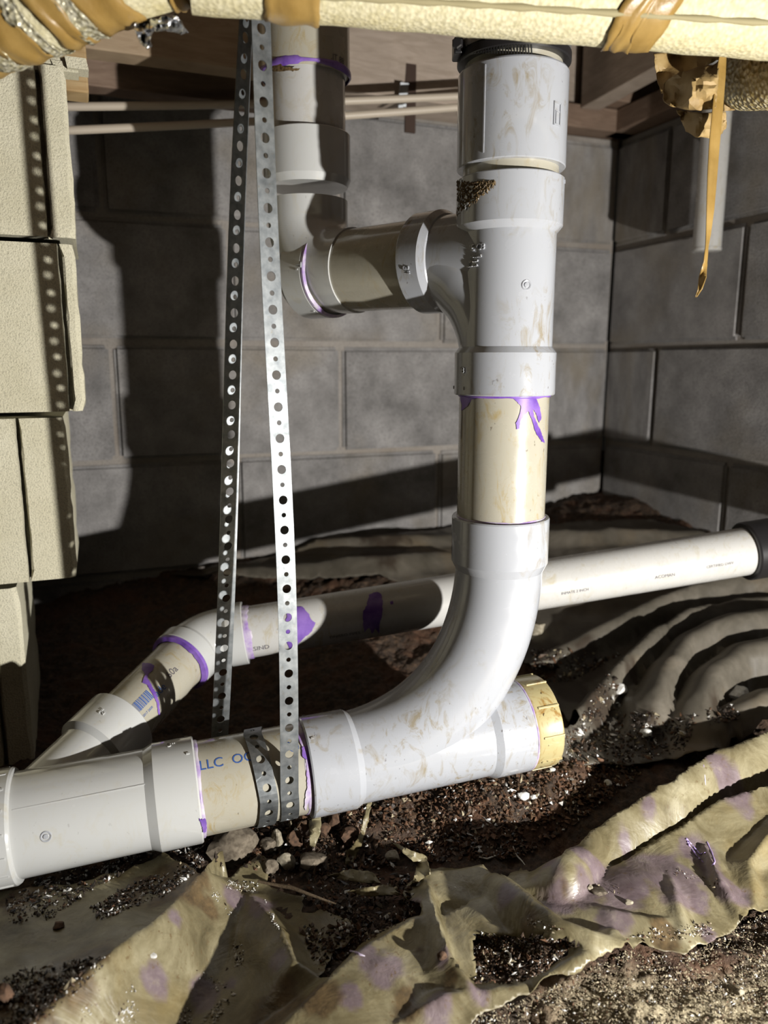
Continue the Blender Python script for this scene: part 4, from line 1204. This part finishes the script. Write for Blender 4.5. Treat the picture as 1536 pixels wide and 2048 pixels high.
# --- the torn sheet in front
front_outline = [(-120, 1800), (60, 1775), (150, 1768), (250, 1742), (330, 1706), (400, 1748), (440, 1738), (520, 1712), (540, 1732), (530, 1770), (604, 1796),
                 (600, 1830), (640, 1822), (700, 1846), (712, 1870), (668, 1900), (640, 1955), (652, 1962), (700, 1912), (744, 1866), (836, 1832), (840, 1806), (806, 1792), (822, 1764), (852, 1742), (905, 1736), (968, 1731), (1002, 1752), (1040, 1734), (1062, 1744),
                 (1118, 1712), (1180, 1664), (1260, 1612), (1340, 1562), (1440, 1500), (1620, 1430), (1640, 1790), (1506, 1826), (1482, 1842), (1440, 1880), (1370, 1911), (1330, 1905), (1280, 1884), (1240, 1893), (1190, 1932), (1134, 1960), (1070, 1985), (1010, 2006), (955, 2040), (880, 2110), (860, 2200), (-120, 2200)]
front_ridges = [
    ([(410, 1748, .042), (300, 1850, .060), (200, 1935, .066), (60, 2060, .068)], .048, .30, 'tent'),
    ([(500, 1790, .012), (560, 1860, .018), (590, 1925, .020), (650, 1968, .006)], .02, .045, 'tent'),
    
    ([(-60, 1900, .016), (120, 1850, .022), (260, 1812, .018), (330, 1790, .006)], .04, .03, 'soft'),
    ([(120, 1806, .004), (260, 1762, .010), (330, 1730, .010)], .025, .025, 'soft'),
    ([(420, 1752, .004), (480, 1738, .007), (530, 1722, .006)], .02, .03, 'tent'),
    ([(540, 2080, .020), (640, 1975, .022), (745, 1880, .022), (836, 1836, .020), (866, 1834, .012)], .030, .12, 'tent'),
    ([(846, 1750, .012), (870, 1822, .024), (896, 1900, .026), (944, 1975, .018)], .016, .045, 'tent'),
    ([(820, 1764, .014), (850, 1744, .020), (905, 1738, .018), (968, 1733, .016)], .03, .05, 'tent'),
    ([(1000, 1752, .016), (1060, 1800, .025), (1120, 1846, .028), (1180, 1870, .026), (1240, 1886, .014)], .014, .022, 'round'),
    ([(1225, 1874, .014), (1170, 1908, .022), (1100, 1952, .020)], .014, .016, 'round'),
    ([(780, 2060, .010), (890, 1995, .018), (985, 1982, .014), (1120, 1960, .006)], .04, .03, 'tent'),
    ([(1060, 1745, .012), (1120, 1712, .034), (1180, 1672, .038), (1262, 1618, .040), (1340, 1568, .042), (1430, 1510, .046), (1620, 1420, .055)], .020, .030, 'round'),
    ([(1190, 1752, .008), (1240, 1722, .020), (1300, 1692, .024), (1372, 1648, .028), (1440, 1602, .032), (1530, 1574, .036), (1640, 1560, .040)], .016, .13, 'tent'),
    ([(1406, 1690, .026), (1440, 1760, .022), (1476, 1824, .012)], .05, .016, 'tent'),
    ([(1336, 1740, .016), (1352, 1790, .016), (1368, 1850, .008)], .03, .03, 'tent'),
    ([(1160, 1812, .004), (1230, 1822, .009), (1300, 1838, .009), (1380, 1840, .004)], .012, .03, 'tent'),
    ([(1560, 1640, .034), (1500, 1720, .026), (1510, 1790, .012)], .02, .07, 'tent'),
]
front_stain = [(1330, 1745, 70), (1240, 1770, 55), (1400, 1720, 40), (1170, 1790, 40), (1450, 1540, 42), (1300, 1618, 22), (1160, 1700, 26), (1250, 1690, 20), (1230, 1830, 40), (1110, 1800, 50), (1460, 1770, 36), (1380, 1790, 30),
               (735, 1905, 24), (770, 1940, 42), (700, 1995, 22), (310, 1960, 26), (420, 1990, 36), (460, 1970, 20), (520, 1810, 34), (885, 1925, 20), (1010, 1790, 26), (880, 2010, 40), (960, 1990, 30), (1420, 1880, 24), (350, 1840, 14), (820, 1822, 26), (470, 1800, 22), (560, 1920, 26), (1480, 1590, 34)]
front_mud = [(350, 1760, 70), (260, 1800, 40), (120, 1960, 90), (30, 2020, 90), (60, 1790, 50), (200, 1910, 40), (560, 2020, 60), (640, 2010, 40), (820, 2000, 40), (1060, 1850, 24), (1330, 1880, 34), (840, 1900, 10), (900, 1960, 20), (1130, 1780, 14), (420, 1820, 16), (720, 1760, 40)]
sheet('plastic_sheet', front_outline, front_ridges, front_stain, front_mud, 0.0031, 0.006, 0.007, 3, 'torn tan plastic sheet with purple stains spread over the front soil', M['sheet'], holes=([(946, 1866), (1040, 1872), (1120, 1874), (1158, 1888), (1110, 1925), (1090, 1948), (1060, 1960), (1000, 1966), (950, 1968)],))
# --- the sheet behind
rear_outline = [(350, 1092), (520, 1078), (700, 1064), (900, 1052), (1150, 1042), (1300, 1040), (1420, 1046), (1560, 1062), (1680, 1130), (1680, 1420), (1560, 1440), (1480, 1478), (1420, 1500), (1350, 1520), (1290, 1530), (1180, 1528), (1095, 1518), (1110, 1470), (1160, 1440), (1120, 1420), (1060, 1440), (1030, 1400), (1120, 1340), (1060, 1330), (1000, 1250), (860, 1180), (760, 1150), (600, 1160), (420, 1150), (330, 1120)]
rear_ridges = [
    ([(1680, 1140, .03), (1480, 1150, .034), (1380, 1176, .036), (1290, 1208, .036), (1200, 1255, .030), (1110, 1305, .018), (1050, 1345, .006)], .018, .020, 'round'),
    ([(1640, 1200, .02), (1480, 1200, .028), (1380, 1222, .040), (1300, 1270, .046), (1238, 1325, .046), (1190, 1382, .040), (1130, 1440, .028), (1090, 1500, .010)], .016, .018, 'round'),
    ([(1680, 1222, .03), (1540, 1226, .045), (1450, 1240, .052), (1385, 1275, .052), (1345, 1320, .050), (1320, 1380, .044), (1306, 1435, .024)], .016, .040, 'round'),
    ([(1680, 1290, .05), (1560, 1290, .052), (1490, 1304, .052), (1436, 1340, .052), (1414, 1392, .046), (1412, 1440, .032), (1420, 1490, .012)], .016, .045, 'round'),
    ([(1266, 1345, .016), (1262, 1390, .024), (1277, 1430, .024), (1272, 1466, .010)], .010, .013, 'round'),
    ([(1680, 1370, .05), (1540, 1392, .045), (1480, 1416, .040), (1425, 1452, .026)], .016, .040, 'round'),
    ([(420, 1090, .008), (600, 1082, .016), (800, 1072, .018), (900, 1070, .01)], .02, .03, 'soft'),
    ([(450, 1140, .008), (650, 1122, .018), (780, 1112, .02), (900, 1105, .014)], .02, .04, 'soft'),
    ([(940, 1075, .012), (1080, 1062, .022), (1240, 1056, .022), (1400, 1064, .012)], .02, .03, 'soft'),
    ([(1080, 1180, .008), (1200, 1190, .014), (1330, 1160, .014)], .03, .03, 'soft'),
]
sheet('plastic_sheet', rear_outline, rear_ridges, [], [(1200, 1420, 40), (1130, 1380, 40), (1290, 1460, 40), (1440, 1425, 26), (1260, 1350, 16), (1180, 1340, 30), (1080, 1310, 40), (900, 1200, 60), (600, 1250, 100), (300, 1180, 140), (760, 1110, 50)], 0.006, 0.008, 0.008, 8, 'dusty grey tan plastic sheet in long curved folds behind the drain pipes', M['rear_sheet'])  # left-hand dark blobs paint in the pipes' shade; right-hand ones are mud

GX, GY = np.arange(-0.75, 0.95, 0.003), np.arange(0.4, 1.75, 0.003)
_X, _Y = np.meshgrid(GX, GY)
TOPZ = SURF[0](_X, _Y) + 0.003
for f_ in SURF[1:]: TOPZ = np.maximum(TOPZ, f_(_X, _Y))
def top(X, Y):                      # height of whatever lies uppermost: soil or sheet
    u = np.clip((X - GX[0]) / 0.003, 0, len(GX) - 1.001); v = np.clip((Y - GY[0]) / 0.003, 0, len(GY) - 1.001)
    i, j = u.astype(int), v.astype(int); fu, fv = u - i, v - j
    return (TOPZ[j, i] * (1 - fu) + TOPZ[j, i + 1] * fu) * (1 - fv) + (TOPZ[j + 1, i] * (1 - fu) + TOPZ[j + 1, i + 1] * fu) * fv

# ================================================================== crumbs, mulch and sand
def cmat(name, stops, rough=0.7, sc=700):
    m = mat(name, stops[0][1], rough); g = N(m); g.col(g.ramp(g.noise(sc, 2, 0.5), stops)); return m
M['white_bit'] = cmat('white_crumb', [(0.3, (0.55, 0.52, 0.45)), (0.55, (0.82, 0.81, 0.78))], 0.5)
M['brown_bit'] = cmat('brown_mulch', [(0.3, (0.035, 0.02, 0.011)), (0.65, (0.13, 0.075, 0.04))], 0.6, 400)
M['rust_bit'] = cmat('rust_mulch', [(0.3, (0.07, 0.03, 0.014)), (0.65, (0.17, 0.085, 0.042))], 0.75, 400)
M['dark_bit'] = cmat('black_mulch', [(0.3, (0.012, 0.009, 0.007)), (0.65, (0.06, 0.045, 0.035))], 0.3, 400)
M['tan_bit'] = cmat('tan_grit', [(0.3, (0.22, 0.175, 0.10)), (0.65, (0.48, 0.41, 0.28))], 0.8, 500)
BITS = [M['white_bit'], M['brown_bit'], M['rust_bit'], M['dark_bit'], M['tan_bit']]
def scatter(name, label, polys, mixw, smin, smax, kindcat='debris'):
    """polys: (outline as seen, count); mixw: share of white, brown, rust, black, tan"""
    P2 = []
    for poly, n in polys:
        x0, x1 = min(p[0] for p in poly), max(p[0] for p in poly); y0, y1 = min(p[1] for p in poly), max(p[1] for p in poly)
        got = 0
        while got < n:
            q = np.column_stack([rng.uniform(x0, x1, n * 2), rng.uniform(y0, y1, n * 2)])
            # clumpy: keep where a noise field is high
            nz = fbm(q[:, 0] / 38.0, q[:, 1] / 26.0, 3, 13)
            q = q[inside(q[:, 0], q[:, 1], poly) & (nz > rng.uniform(-0.55, 0.35, len(q)))][: n - got]
            P2.append(q); got += len(q)
    q = np.concatenate(P2); n = len(q)
    W = hit(q[:, 0], q[:, 1], 0.0, top)
    s = smin * (smax / smin) ** (rng.random(n) ** 2.0) * np.clip(W[:, 1] / 0.75, 0.7, 1.6)
    base = np.array([(1, 0, 0), (0, 1, 0), (-1, 0, 0), (0, -1, 0), (0, 0, 1), (0, 0, -1)], float)
    T = [(0, 1, 4), (1, 2, 4), (2, 3, 4), (3, 0, 4), (1, 0, 5), (2, 1, 5), (3, 2, 5), (0, 3, 5)]
    V_ = base[None] * rng.uniform(0.45, 1.25, (n, 6, 1)) * np.stack([rng.uniform(0.7, 1.9, n), rng.uniform(0.5, 1.0, n), rng.uniform(0.35, 0.8, n)], -1)[:, None] * s[:, None, None]
    an = rng.uniform(0, 2 * np.pi, n); ti = rng.normal(0, 0.6, n)
    ca, sa_, ct, st = np.cos(an), np.sin(an), np.cos(ti), np.sin(ti)
    x, y, z = V_[..., 0], V_[..., 1], V_[..., 2]
    x, z = x * ct[:, None] + z * st[:, None], -x * st[:, None] + z * ct[:, None]
    x, y = x * ca[:, None] - y * sa_[:, None], x * sa_[:, None] + y * ca[:, None]
    V_ = np.stack([x, y, z], -1) + W[:, None] + np.array([0, 0, 1.0]) * s[:, None, None] * 0.25
    F = (np.array(T)[None] + (np.arange(n) * 6)[:, None, None]).reshape(-1, 3)
    me = bpy.data.meshes.new(name); me.from_pydata(V_.reshape(-1, 3).tolist(), [], F.tolist())
    ws = np.array(mixw, float); mi = np.repeat(rng.choice(5, n, p=ws / ws.sum()), 8)
    me.polygons.foreach_set('material_index', mi.astype(np.int32)); me.update()
    o = link(name, me, BITS)
    return tag(o, label, kindcat, None, 'stuff')

scatter('mulch', 'rusty brown mulch bank below the wye and plug', [([(690, 1600), (1000, 1545), (1110, 1520), (1270, 1530), (1285, 1548), (1170, 1635), (1050, 1715), (860, 1725), (760, 1700), (680, 1690)], 5200)], (0.05, 0.4, 0.4, 0.15, 0.03), 0.0012, 0.0045)
scatter('mulch', 'dark wet mulch under the strapped pipe', [([(400, 1660), (640, 1630), (720, 1640), (740, 1700), (820, 1740), (830, 1830), (700, 1860), (600, 1790), (500, 1740), (420, 1730)], 2600), ([(600, 1850), (700, 1850), (830, 1830), (720, 1890), (640, 1960)], 700)], (0.05, 0.42, 0.15, 0.35, 0.03), 0.0012, 0.005)
scatter('gravel_crumbs', 'black and white crumbs below the left wye', [([(10, 1800), (110, 1740), (300, 1690), (330, 1680), (300, 1720), (200, 1770), (100, 1840), (20, 1850)], 1300), ([(330, 1690), (420, 1660), (405, 1735), (330, 1790), (200, 1840), (180, 1815), (260, 1770), (340, 1740)], 1500), ([(0, 2048), (0, 1960), (60, 1935), (200, 1915), (240, 1900), (180, 1960), (90, 2040), (60, 2060)], 1500)], (0.17, 0.25, 0.06, 0.5, 0.02), 0.0009, 0.0038)
scatter('white_crumbs', 'white crumbs scattered over the folds of the front sheet', [([(465, 1888), (490, 1880), (485, 1930), (470, 1935)], 130), ([(385, 1930), (430, 1940), (470, 1990), (440, 1990), (400, 1960)], 90), ([(400, 2048), (440, 2000), (460, 1995), (455, 2020), (420, 2060)], 220), ([(150, 2048), (160, 2020), (195, 2005), (190, 2030)], 60),
        ([(230, 2050), (235, 2010), (270, 1995), (280, 2030), (260, 2060)], 150), ([(355, 2050), (365, 2010), (385, 2015), (385, 2050)], 110), ([(250, 1985), (265, 1965), (272, 1985)], 30), ([(425, 1770), (470, 1830), (460, 1835), (420, 1790)], 60), ([(455, 1760), (520, 1765), (510, 1785), (450, 1778)], 110), ([(530, 1800), (560, 1860), (545, 1850)], 40)], (0.7, 0.05, 0.02, 0.18, 0.05), 0.0007, 0.0026)
scatter('soil_crumbs', 'brown soil crumbs in the hole of the front sheet', [([(945, 1868), (1060, 1872), (1150, 1885), (1085, 1948), (1050, 1964), (950, 1966)], 1900)], (0.07, 0.42, 0.14, 0.25, 0.12), 0.001, 0.0035)
scatter('sandy_grit', 'pale sandy grit in the bottom right corner', [([(880, 2100), (960, 2030), (1080, 1985), (1250, 1900), (1370, 1915), (1500, 1840), (1600, 1800), (1600, 2100)], 11000)], (0.055, 0.16, 0.05, 0.10, 0.635), 0.0006, 0.0022)
scatter('soil_crumbs', 'grey soil crumbs between the rear sheet folds', [([(1100, 1500), (1160, 1440), (1210, 1350), (1230, 1340), (1240, 1420), (1330, 1430), (1400, 1430), (1370, 1500), (1250, 1530), (1110, 1530)], 1500), ([(1060, 1300), (1180, 1300), (1240, 1310), (1130, 1370), (1060, 1350)], 500), ([(1410, 1420), (1470, 1410), (1480, 1440), (1420, 1450)], 160)], (0.10, 0.25, 0.05, 0.52, 0.08), 0.001, 0.0042)
scatter('soil_crumbs', 'pale soil crumbs on the torn lower edge of the sheet', [([(1240, 1880), (1330, 1850), (1420, 1840), (1430, 1870), (1320, 1885)], 420), ([(1170, 1770), (1240, 1770), (1240, 1790), (1180, 1785)], 40), ([(1350, 1735), (1440, 1760), (1440, 1780), (1350, 1750)], 60), ([(1060, 1830), (1130, 1860), (1110, 1868), (1050, 1850)], 150)], (0.22, 0.2, 0.08, 0.1, 0.4), 0.0007, 0.0024)

# ------------------------------------------------------------------ single stones, clods and chips
M['stone'] = cmat('grey_tan_stone', [(0.3, (0.09, 0.07, 0.048)), (0.65, (0.20, 0.165, 0.12))], 0.9, 220)
M['pale_stone'] = cmat('pale_stone', [(0.3, (0.22, 0.19, 0.13)), (0.65, (0.42, 0.37, 0.28))], 0.9, 260)
M['clod'] = cmat('rust_clod', [(0.3, (0.05, 0.028, 0.016)), (0.65, (0.14, 0.078, 0.045))], 0.9, 300)
M['chip'] = cmat('white_chip', [(0.3, (0.62, 0.60, 0.54)), (0.6, (0.84, 0.83, 0.80))], 0.6, 300)
def stone(name, px, py, wpx, hpx, m, label, cat='stone', flat=0.7, seed=0, turn=0.0):
    w0 = hit(px, py + hpx * 0.25, 0, top)[0]
    Zc = w0[1] * cp - (w0[2] - H) * sp
    a, b = wpx / 2 * Zc / FPX, hpx / 2 * Zc / FPX
    bm = bmesh.new(); bmesh.ops.create_icosphere(bm, subdivisions=3, radius=1)
    r_ = random.Random(seed * 31 + int(px))
    planes = [(Vector((r_.gauss(0, 1), r_.gauss(0, 1), r_.gauss(0, 1))).normalized(), r_.uniform(0.55, 0.9)) for _ in range(11)]
    for v in bm.verts:
        n = v.co.normalized(); d = 1.0
        for pn, pd in planes:
            q = n.dot(pn)
            if q > 1e-3: d = min(d, pd / q)
        rough = 1 + 0.10 * float(fbm(np.array(n.x * 4 + px), np.array(n.y * 4 + n.z * 3), 3, seed))
        v.co = n * d * rough
    for v in bm.verts:
        v.co = Vector((v.co.x * a * 1.2, v.co.y * (a * 0.75 + b * 0.3), v.co.z * b * 1.2 * flat / 0.7))
    me = bpy.data.meshes.new(name); bm.to_mesh(me); bm.free()
    o = link(name, me, m, None, 25)
    o.location = (w0[0], w0[1], w0[2] + b * 0.45); o.rotation_euler = (r_.uniform(-.15, .15), turn, r_.uniform(-0.4, 0.4))
    return tag(o, label, cat)
stone('stone', 465, 1692, 92, 72, M['stone'], 'large flat grey tan stone under the strapped pipe', seed=1, turn=0.15)
stone('stone', 574, 1722, 36, 34, M['pale_stone'], 'pale angular stone standing right of a darker one near the strap', seed=2)
stone('stone', 538, 1735, 34, 30, M['stone'], 'grey cracked stone left of the pale angular stone', seed=3)
stone('stone', 537, 1690, 30, 30, M['stone'], 'small grey stone right of the large flat stone', seed=4)
stone('stone', 556, 1680, 24, 46, M['pale_stone'], 'narrow pale upright stone beside the large flat stone', seed=5)
stone('soil_clod', 592, 1678, 34, 36, M['clod'], 'brown clod under the right edge of the strap', 'clod', seed=6)
stone('soil_clod', 668, 1642, 34, 30, M['clod'], 'orange brown clod below the left hub of the sweep wye', 'clod', seed=7)
stone('soil_clod', 648, 1658, 30, 24, M['clod'], 'dull red clod left of the orange brown clod', 'clod', seed=8)
stone('soil_clod', 700, 1670, 40, 34, M['clod'], 'dark brown clod right of the orange brown clod', 'clod', seed=9)
stone('soil_clod', 625, 1720, 52, 30, M['stone'], 'crumbly grey brown clod behind the twig', 'clod', seed=10)
stone('stone', 786, 1712, 28, 20, M['pale_stone'], 'dull yellow stone in the dark hollow by the torn sheet corner', seed=12)
stone('white_chip', 306, 1911, 17, 12, M['chip'], 'bright white chip alone on the large left fold', 'chip', seed=13)
stone('white_chip', 694, 1842, 18, 9, M['pale_stone'], 'pale flat pebble right of the twig end', 'pebble', seed=14)
stone('white_chip', 1046, 1590, 22, 16, M['chip'], 'white lump on the rusty mulch below the plug', 'chip', seed=15)
stone('white_chip', 1066, 1594, 14, 12, M['chip'], 'smaller white lump beside the one below the plug', 'chip', seed=16)
stone('white_chip', 1216, 1566, 16, 12, M['chip'], 'white lump on the mulch right of the plug', 'chip', seed=17)
stone('white_chip', 1104, 1538, 12, 8, M['chip'], 'tiny white lump touching the underside of the plug', 'chip', seed=18)
stone('plaster_lump', 1470, 1388, 44, 40, M['chip'], 'pale crumbly lump lying on the rear sheet at right', 'lump', seed=19)
stone('plaster_lump', 1242, 1378, 30, 24, M['chip'], 'whitish lump between the two long rear folds', 'lump', seed=20)
stone('plaster_lump', 1292, 1466, 22, 16, M['chip'], 'white lump in the dark crumbs right of the plug', 'lump', seed=21)
stone('stone', 1074, 1256, 34, 28, M['pale_stone'], 'cream round stone right of the sweep under the rear line', seed=22)
stone('stone', 1178, 1776, 14, 12, M['pale_stone'], 'pale pebble in the crease below the thick right fold', 'pebble', seed=23)
stone('stone', 1200, 1782, 34, 14, M['stone'], 'dark pebble lying in the sheet tear under the thick fold', 'pebble', seed=24)
stone('stone', 1258, 1804, 14, 12, M['pale_stone'], 'small pale pebble on the purple stained sheet', 'pebble', seed=25)
stone('stone', 1480, 1984, 16, 11, M['pale_stone'], 'pale pebble on the sandy grit at far right', 'pebble', seed=26)
stone('stone', 1300, 1996, 14, 13, M['pale_stone'], 'pale pebble on the middle of the sandy grit', 'pebble', seed=27)
stone('soil_clod', 884, 1910, 18, 16, M['clod'], 'rusty clod in the hollow of the upright fold', 'clod', seed=28)
stone('soil_clod', 118, 1850, 26, 12, M['clod'], 'flat brown clod on the shaded left sheet', 'clod', seed=29)
stone('soil_clod', 8, 1990, 36, 44, M['clod'], 'reddish brown clod at the left edge of the mulch', 'clod', seed=30)
# twig
tw_ = [hit(x, y, 0.006, top)[0] for x, y in ((516, 1768), (560, 1777), (584, 1781), (620, 1795), (672, 1814))]
tag(MB().tube([Vector(p) + Vector((0, 0, 0.003)) for p in tw_], [0.0012, 0.0016, 0.0019, 0.0014, 0.0008], 8).build('twig', cmat('twig_bark', [(0.3, (0.10, 0.07, 0.04)), (0.6, (0.22, 0.16, 0.10))], 0.7), smooth=60), 'thin brown twig lying across the mulch and sheet', 'twig')
# fresh primer lines spilled on the sheet
M['primer_wet'] = mat('fresh_primer', (0.52, 0.38, 0.80), 0.25)
ln = [(1372, 1676), (1378, 1690), (1394, 1712), (1408, 1726)]
l2 = [(1372, 1676), (1384, 1690), (1400, 1708), (1410, 1706)]
l3 = [(1414, 1684), (1424, 1706), (1430, 1724), (1424, 1732)]
t = thing('primer_spill', 'bright purple primer outline spilled on the right plastic sheet', 'spill', hit(1400, 1705, 0, top)[0])
for l_ in (ln, l2, l3):
    q = []
    for i in range(len(l_) - 1):
        for k in range(5): q.append((l_[i][0] + (l_[i + 1][0] - l_[i][0]) * k / 5, l_[i][1] + (l_[i + 1][1] - l_[i][1]) * k / 5))
    q.append(l_[-1])
    W = hit([a[0] for a in q], [a[1] for a in q], 0.0005, top)
    MB().tube([Vector(p) for p in W], [0.0007 + 0.0002 * math.sin(i * 1.7) for i in range(len(W))], 8).build('primer_line', M['primer_wet'], t, 60)
W = hit([1407, 1410, 1412], [1530, 1560, 1592], 0.0006, top)
tag(MB().tube([Vector(p) for p in W], [0.0006, 0.0008, 0.0005], 8).build('primer_streak', M['primer_pale'], smooth=60), 'thin pale purple streak down the thick fold at right', 'spill')
W = hit([700, 712, 722, 730], [1902, 1905, 1910, 1912], 0.003, top)
tag(MB().tube([Vector(p) for p in W], [0.0008, 0.001, 0.0009, 0.0004], 8).build('plastic_thread', M['primer_pale'], smooth=60), 'short curled lilac thread on the edge of the purple stained fold', 'thread')

# loose scraps of plastic sticking out of the mulch
for k, (poly, lab) in enumerate((
    ([(617, 1640), (643, 1634), (641, 1668), (629, 1694), (619, 1690)], 'small upright plastic scrap between the clods under the wye hub'),
    ([(734, 1600), (743, 1602), (737, 1642), (723, 1692), (702, 1736), (689, 1728), (694, 1702), (716, 1676), (727, 1640)], 'long narrow plastic scrap rising towards the wye'),
    ([(782, 1684), (852, 1712), (862, 1748), (836, 1764), (818, 1796), (810, 1786), (828, 1756), (834, 1730)], 'pointed torn plastic corner standing at the edge of the rusty mulch'),
    ([(655, 1752), (700, 1738), (745, 1744), (764, 1768), (730, 1766), (690, 1760)], 'half buried plastic scrap left of the torn corner'),
    ([(690, 1782), (780, 1768), (802, 1790), (740, 1794)], 'flat plastic scrap lying lower in the dark mulch'))):
    q = [(x, y) for x, y in poly]
    W = hit([p[0] for p in q], [p[1] for p in q], 0.006, top)
    Zs_ = [w_[1] * cp - (w_[2] - H) * sp for w_ in W]
    zm = sum(Zs_) / len(Zs_)
    tag(crumple('plastic_scrap', [(x, y, 0.5 * z + 0.5 * zm - 0.004) for (x, y), z in zip(q, Zs_)], None, M['sheet'], None, 0.008, 30, 5, 0.006, seed=60 + k), lab, 'plastic scrap')
M['root'] = mat('pale_root', (0.62, 0.58, 0.50), 0.6)
for pts_, lab in (([(1026, 1692), (1029, 1704), (1034, 1712), (1044, 1722), (1050, 1730)], 'short white root strand on the dark trench soil'),
                  ([(1012, 1902), (1020, 1908), (1022, 1918), (1018, 1926), (1026, 1934)], 'curled white root strand in the torn hole of the sheet'),
                  ([(958, 1714), (975, 1718), (990, 1712), (1004, 1718)], 'pale root strand lying along the foot of the mulch bank')):
    W = hit([p[0] for p in pts_], [p[1] for p in pts_], 0.002, top)
    tag(MB().tube([Vector(p) for p in W], [0.0005, 0.0011, 0.0009, 0.0007, 0.0004][:len(W)], 8).build('root_strand', M['root'], smooth=60), lab, 'root')
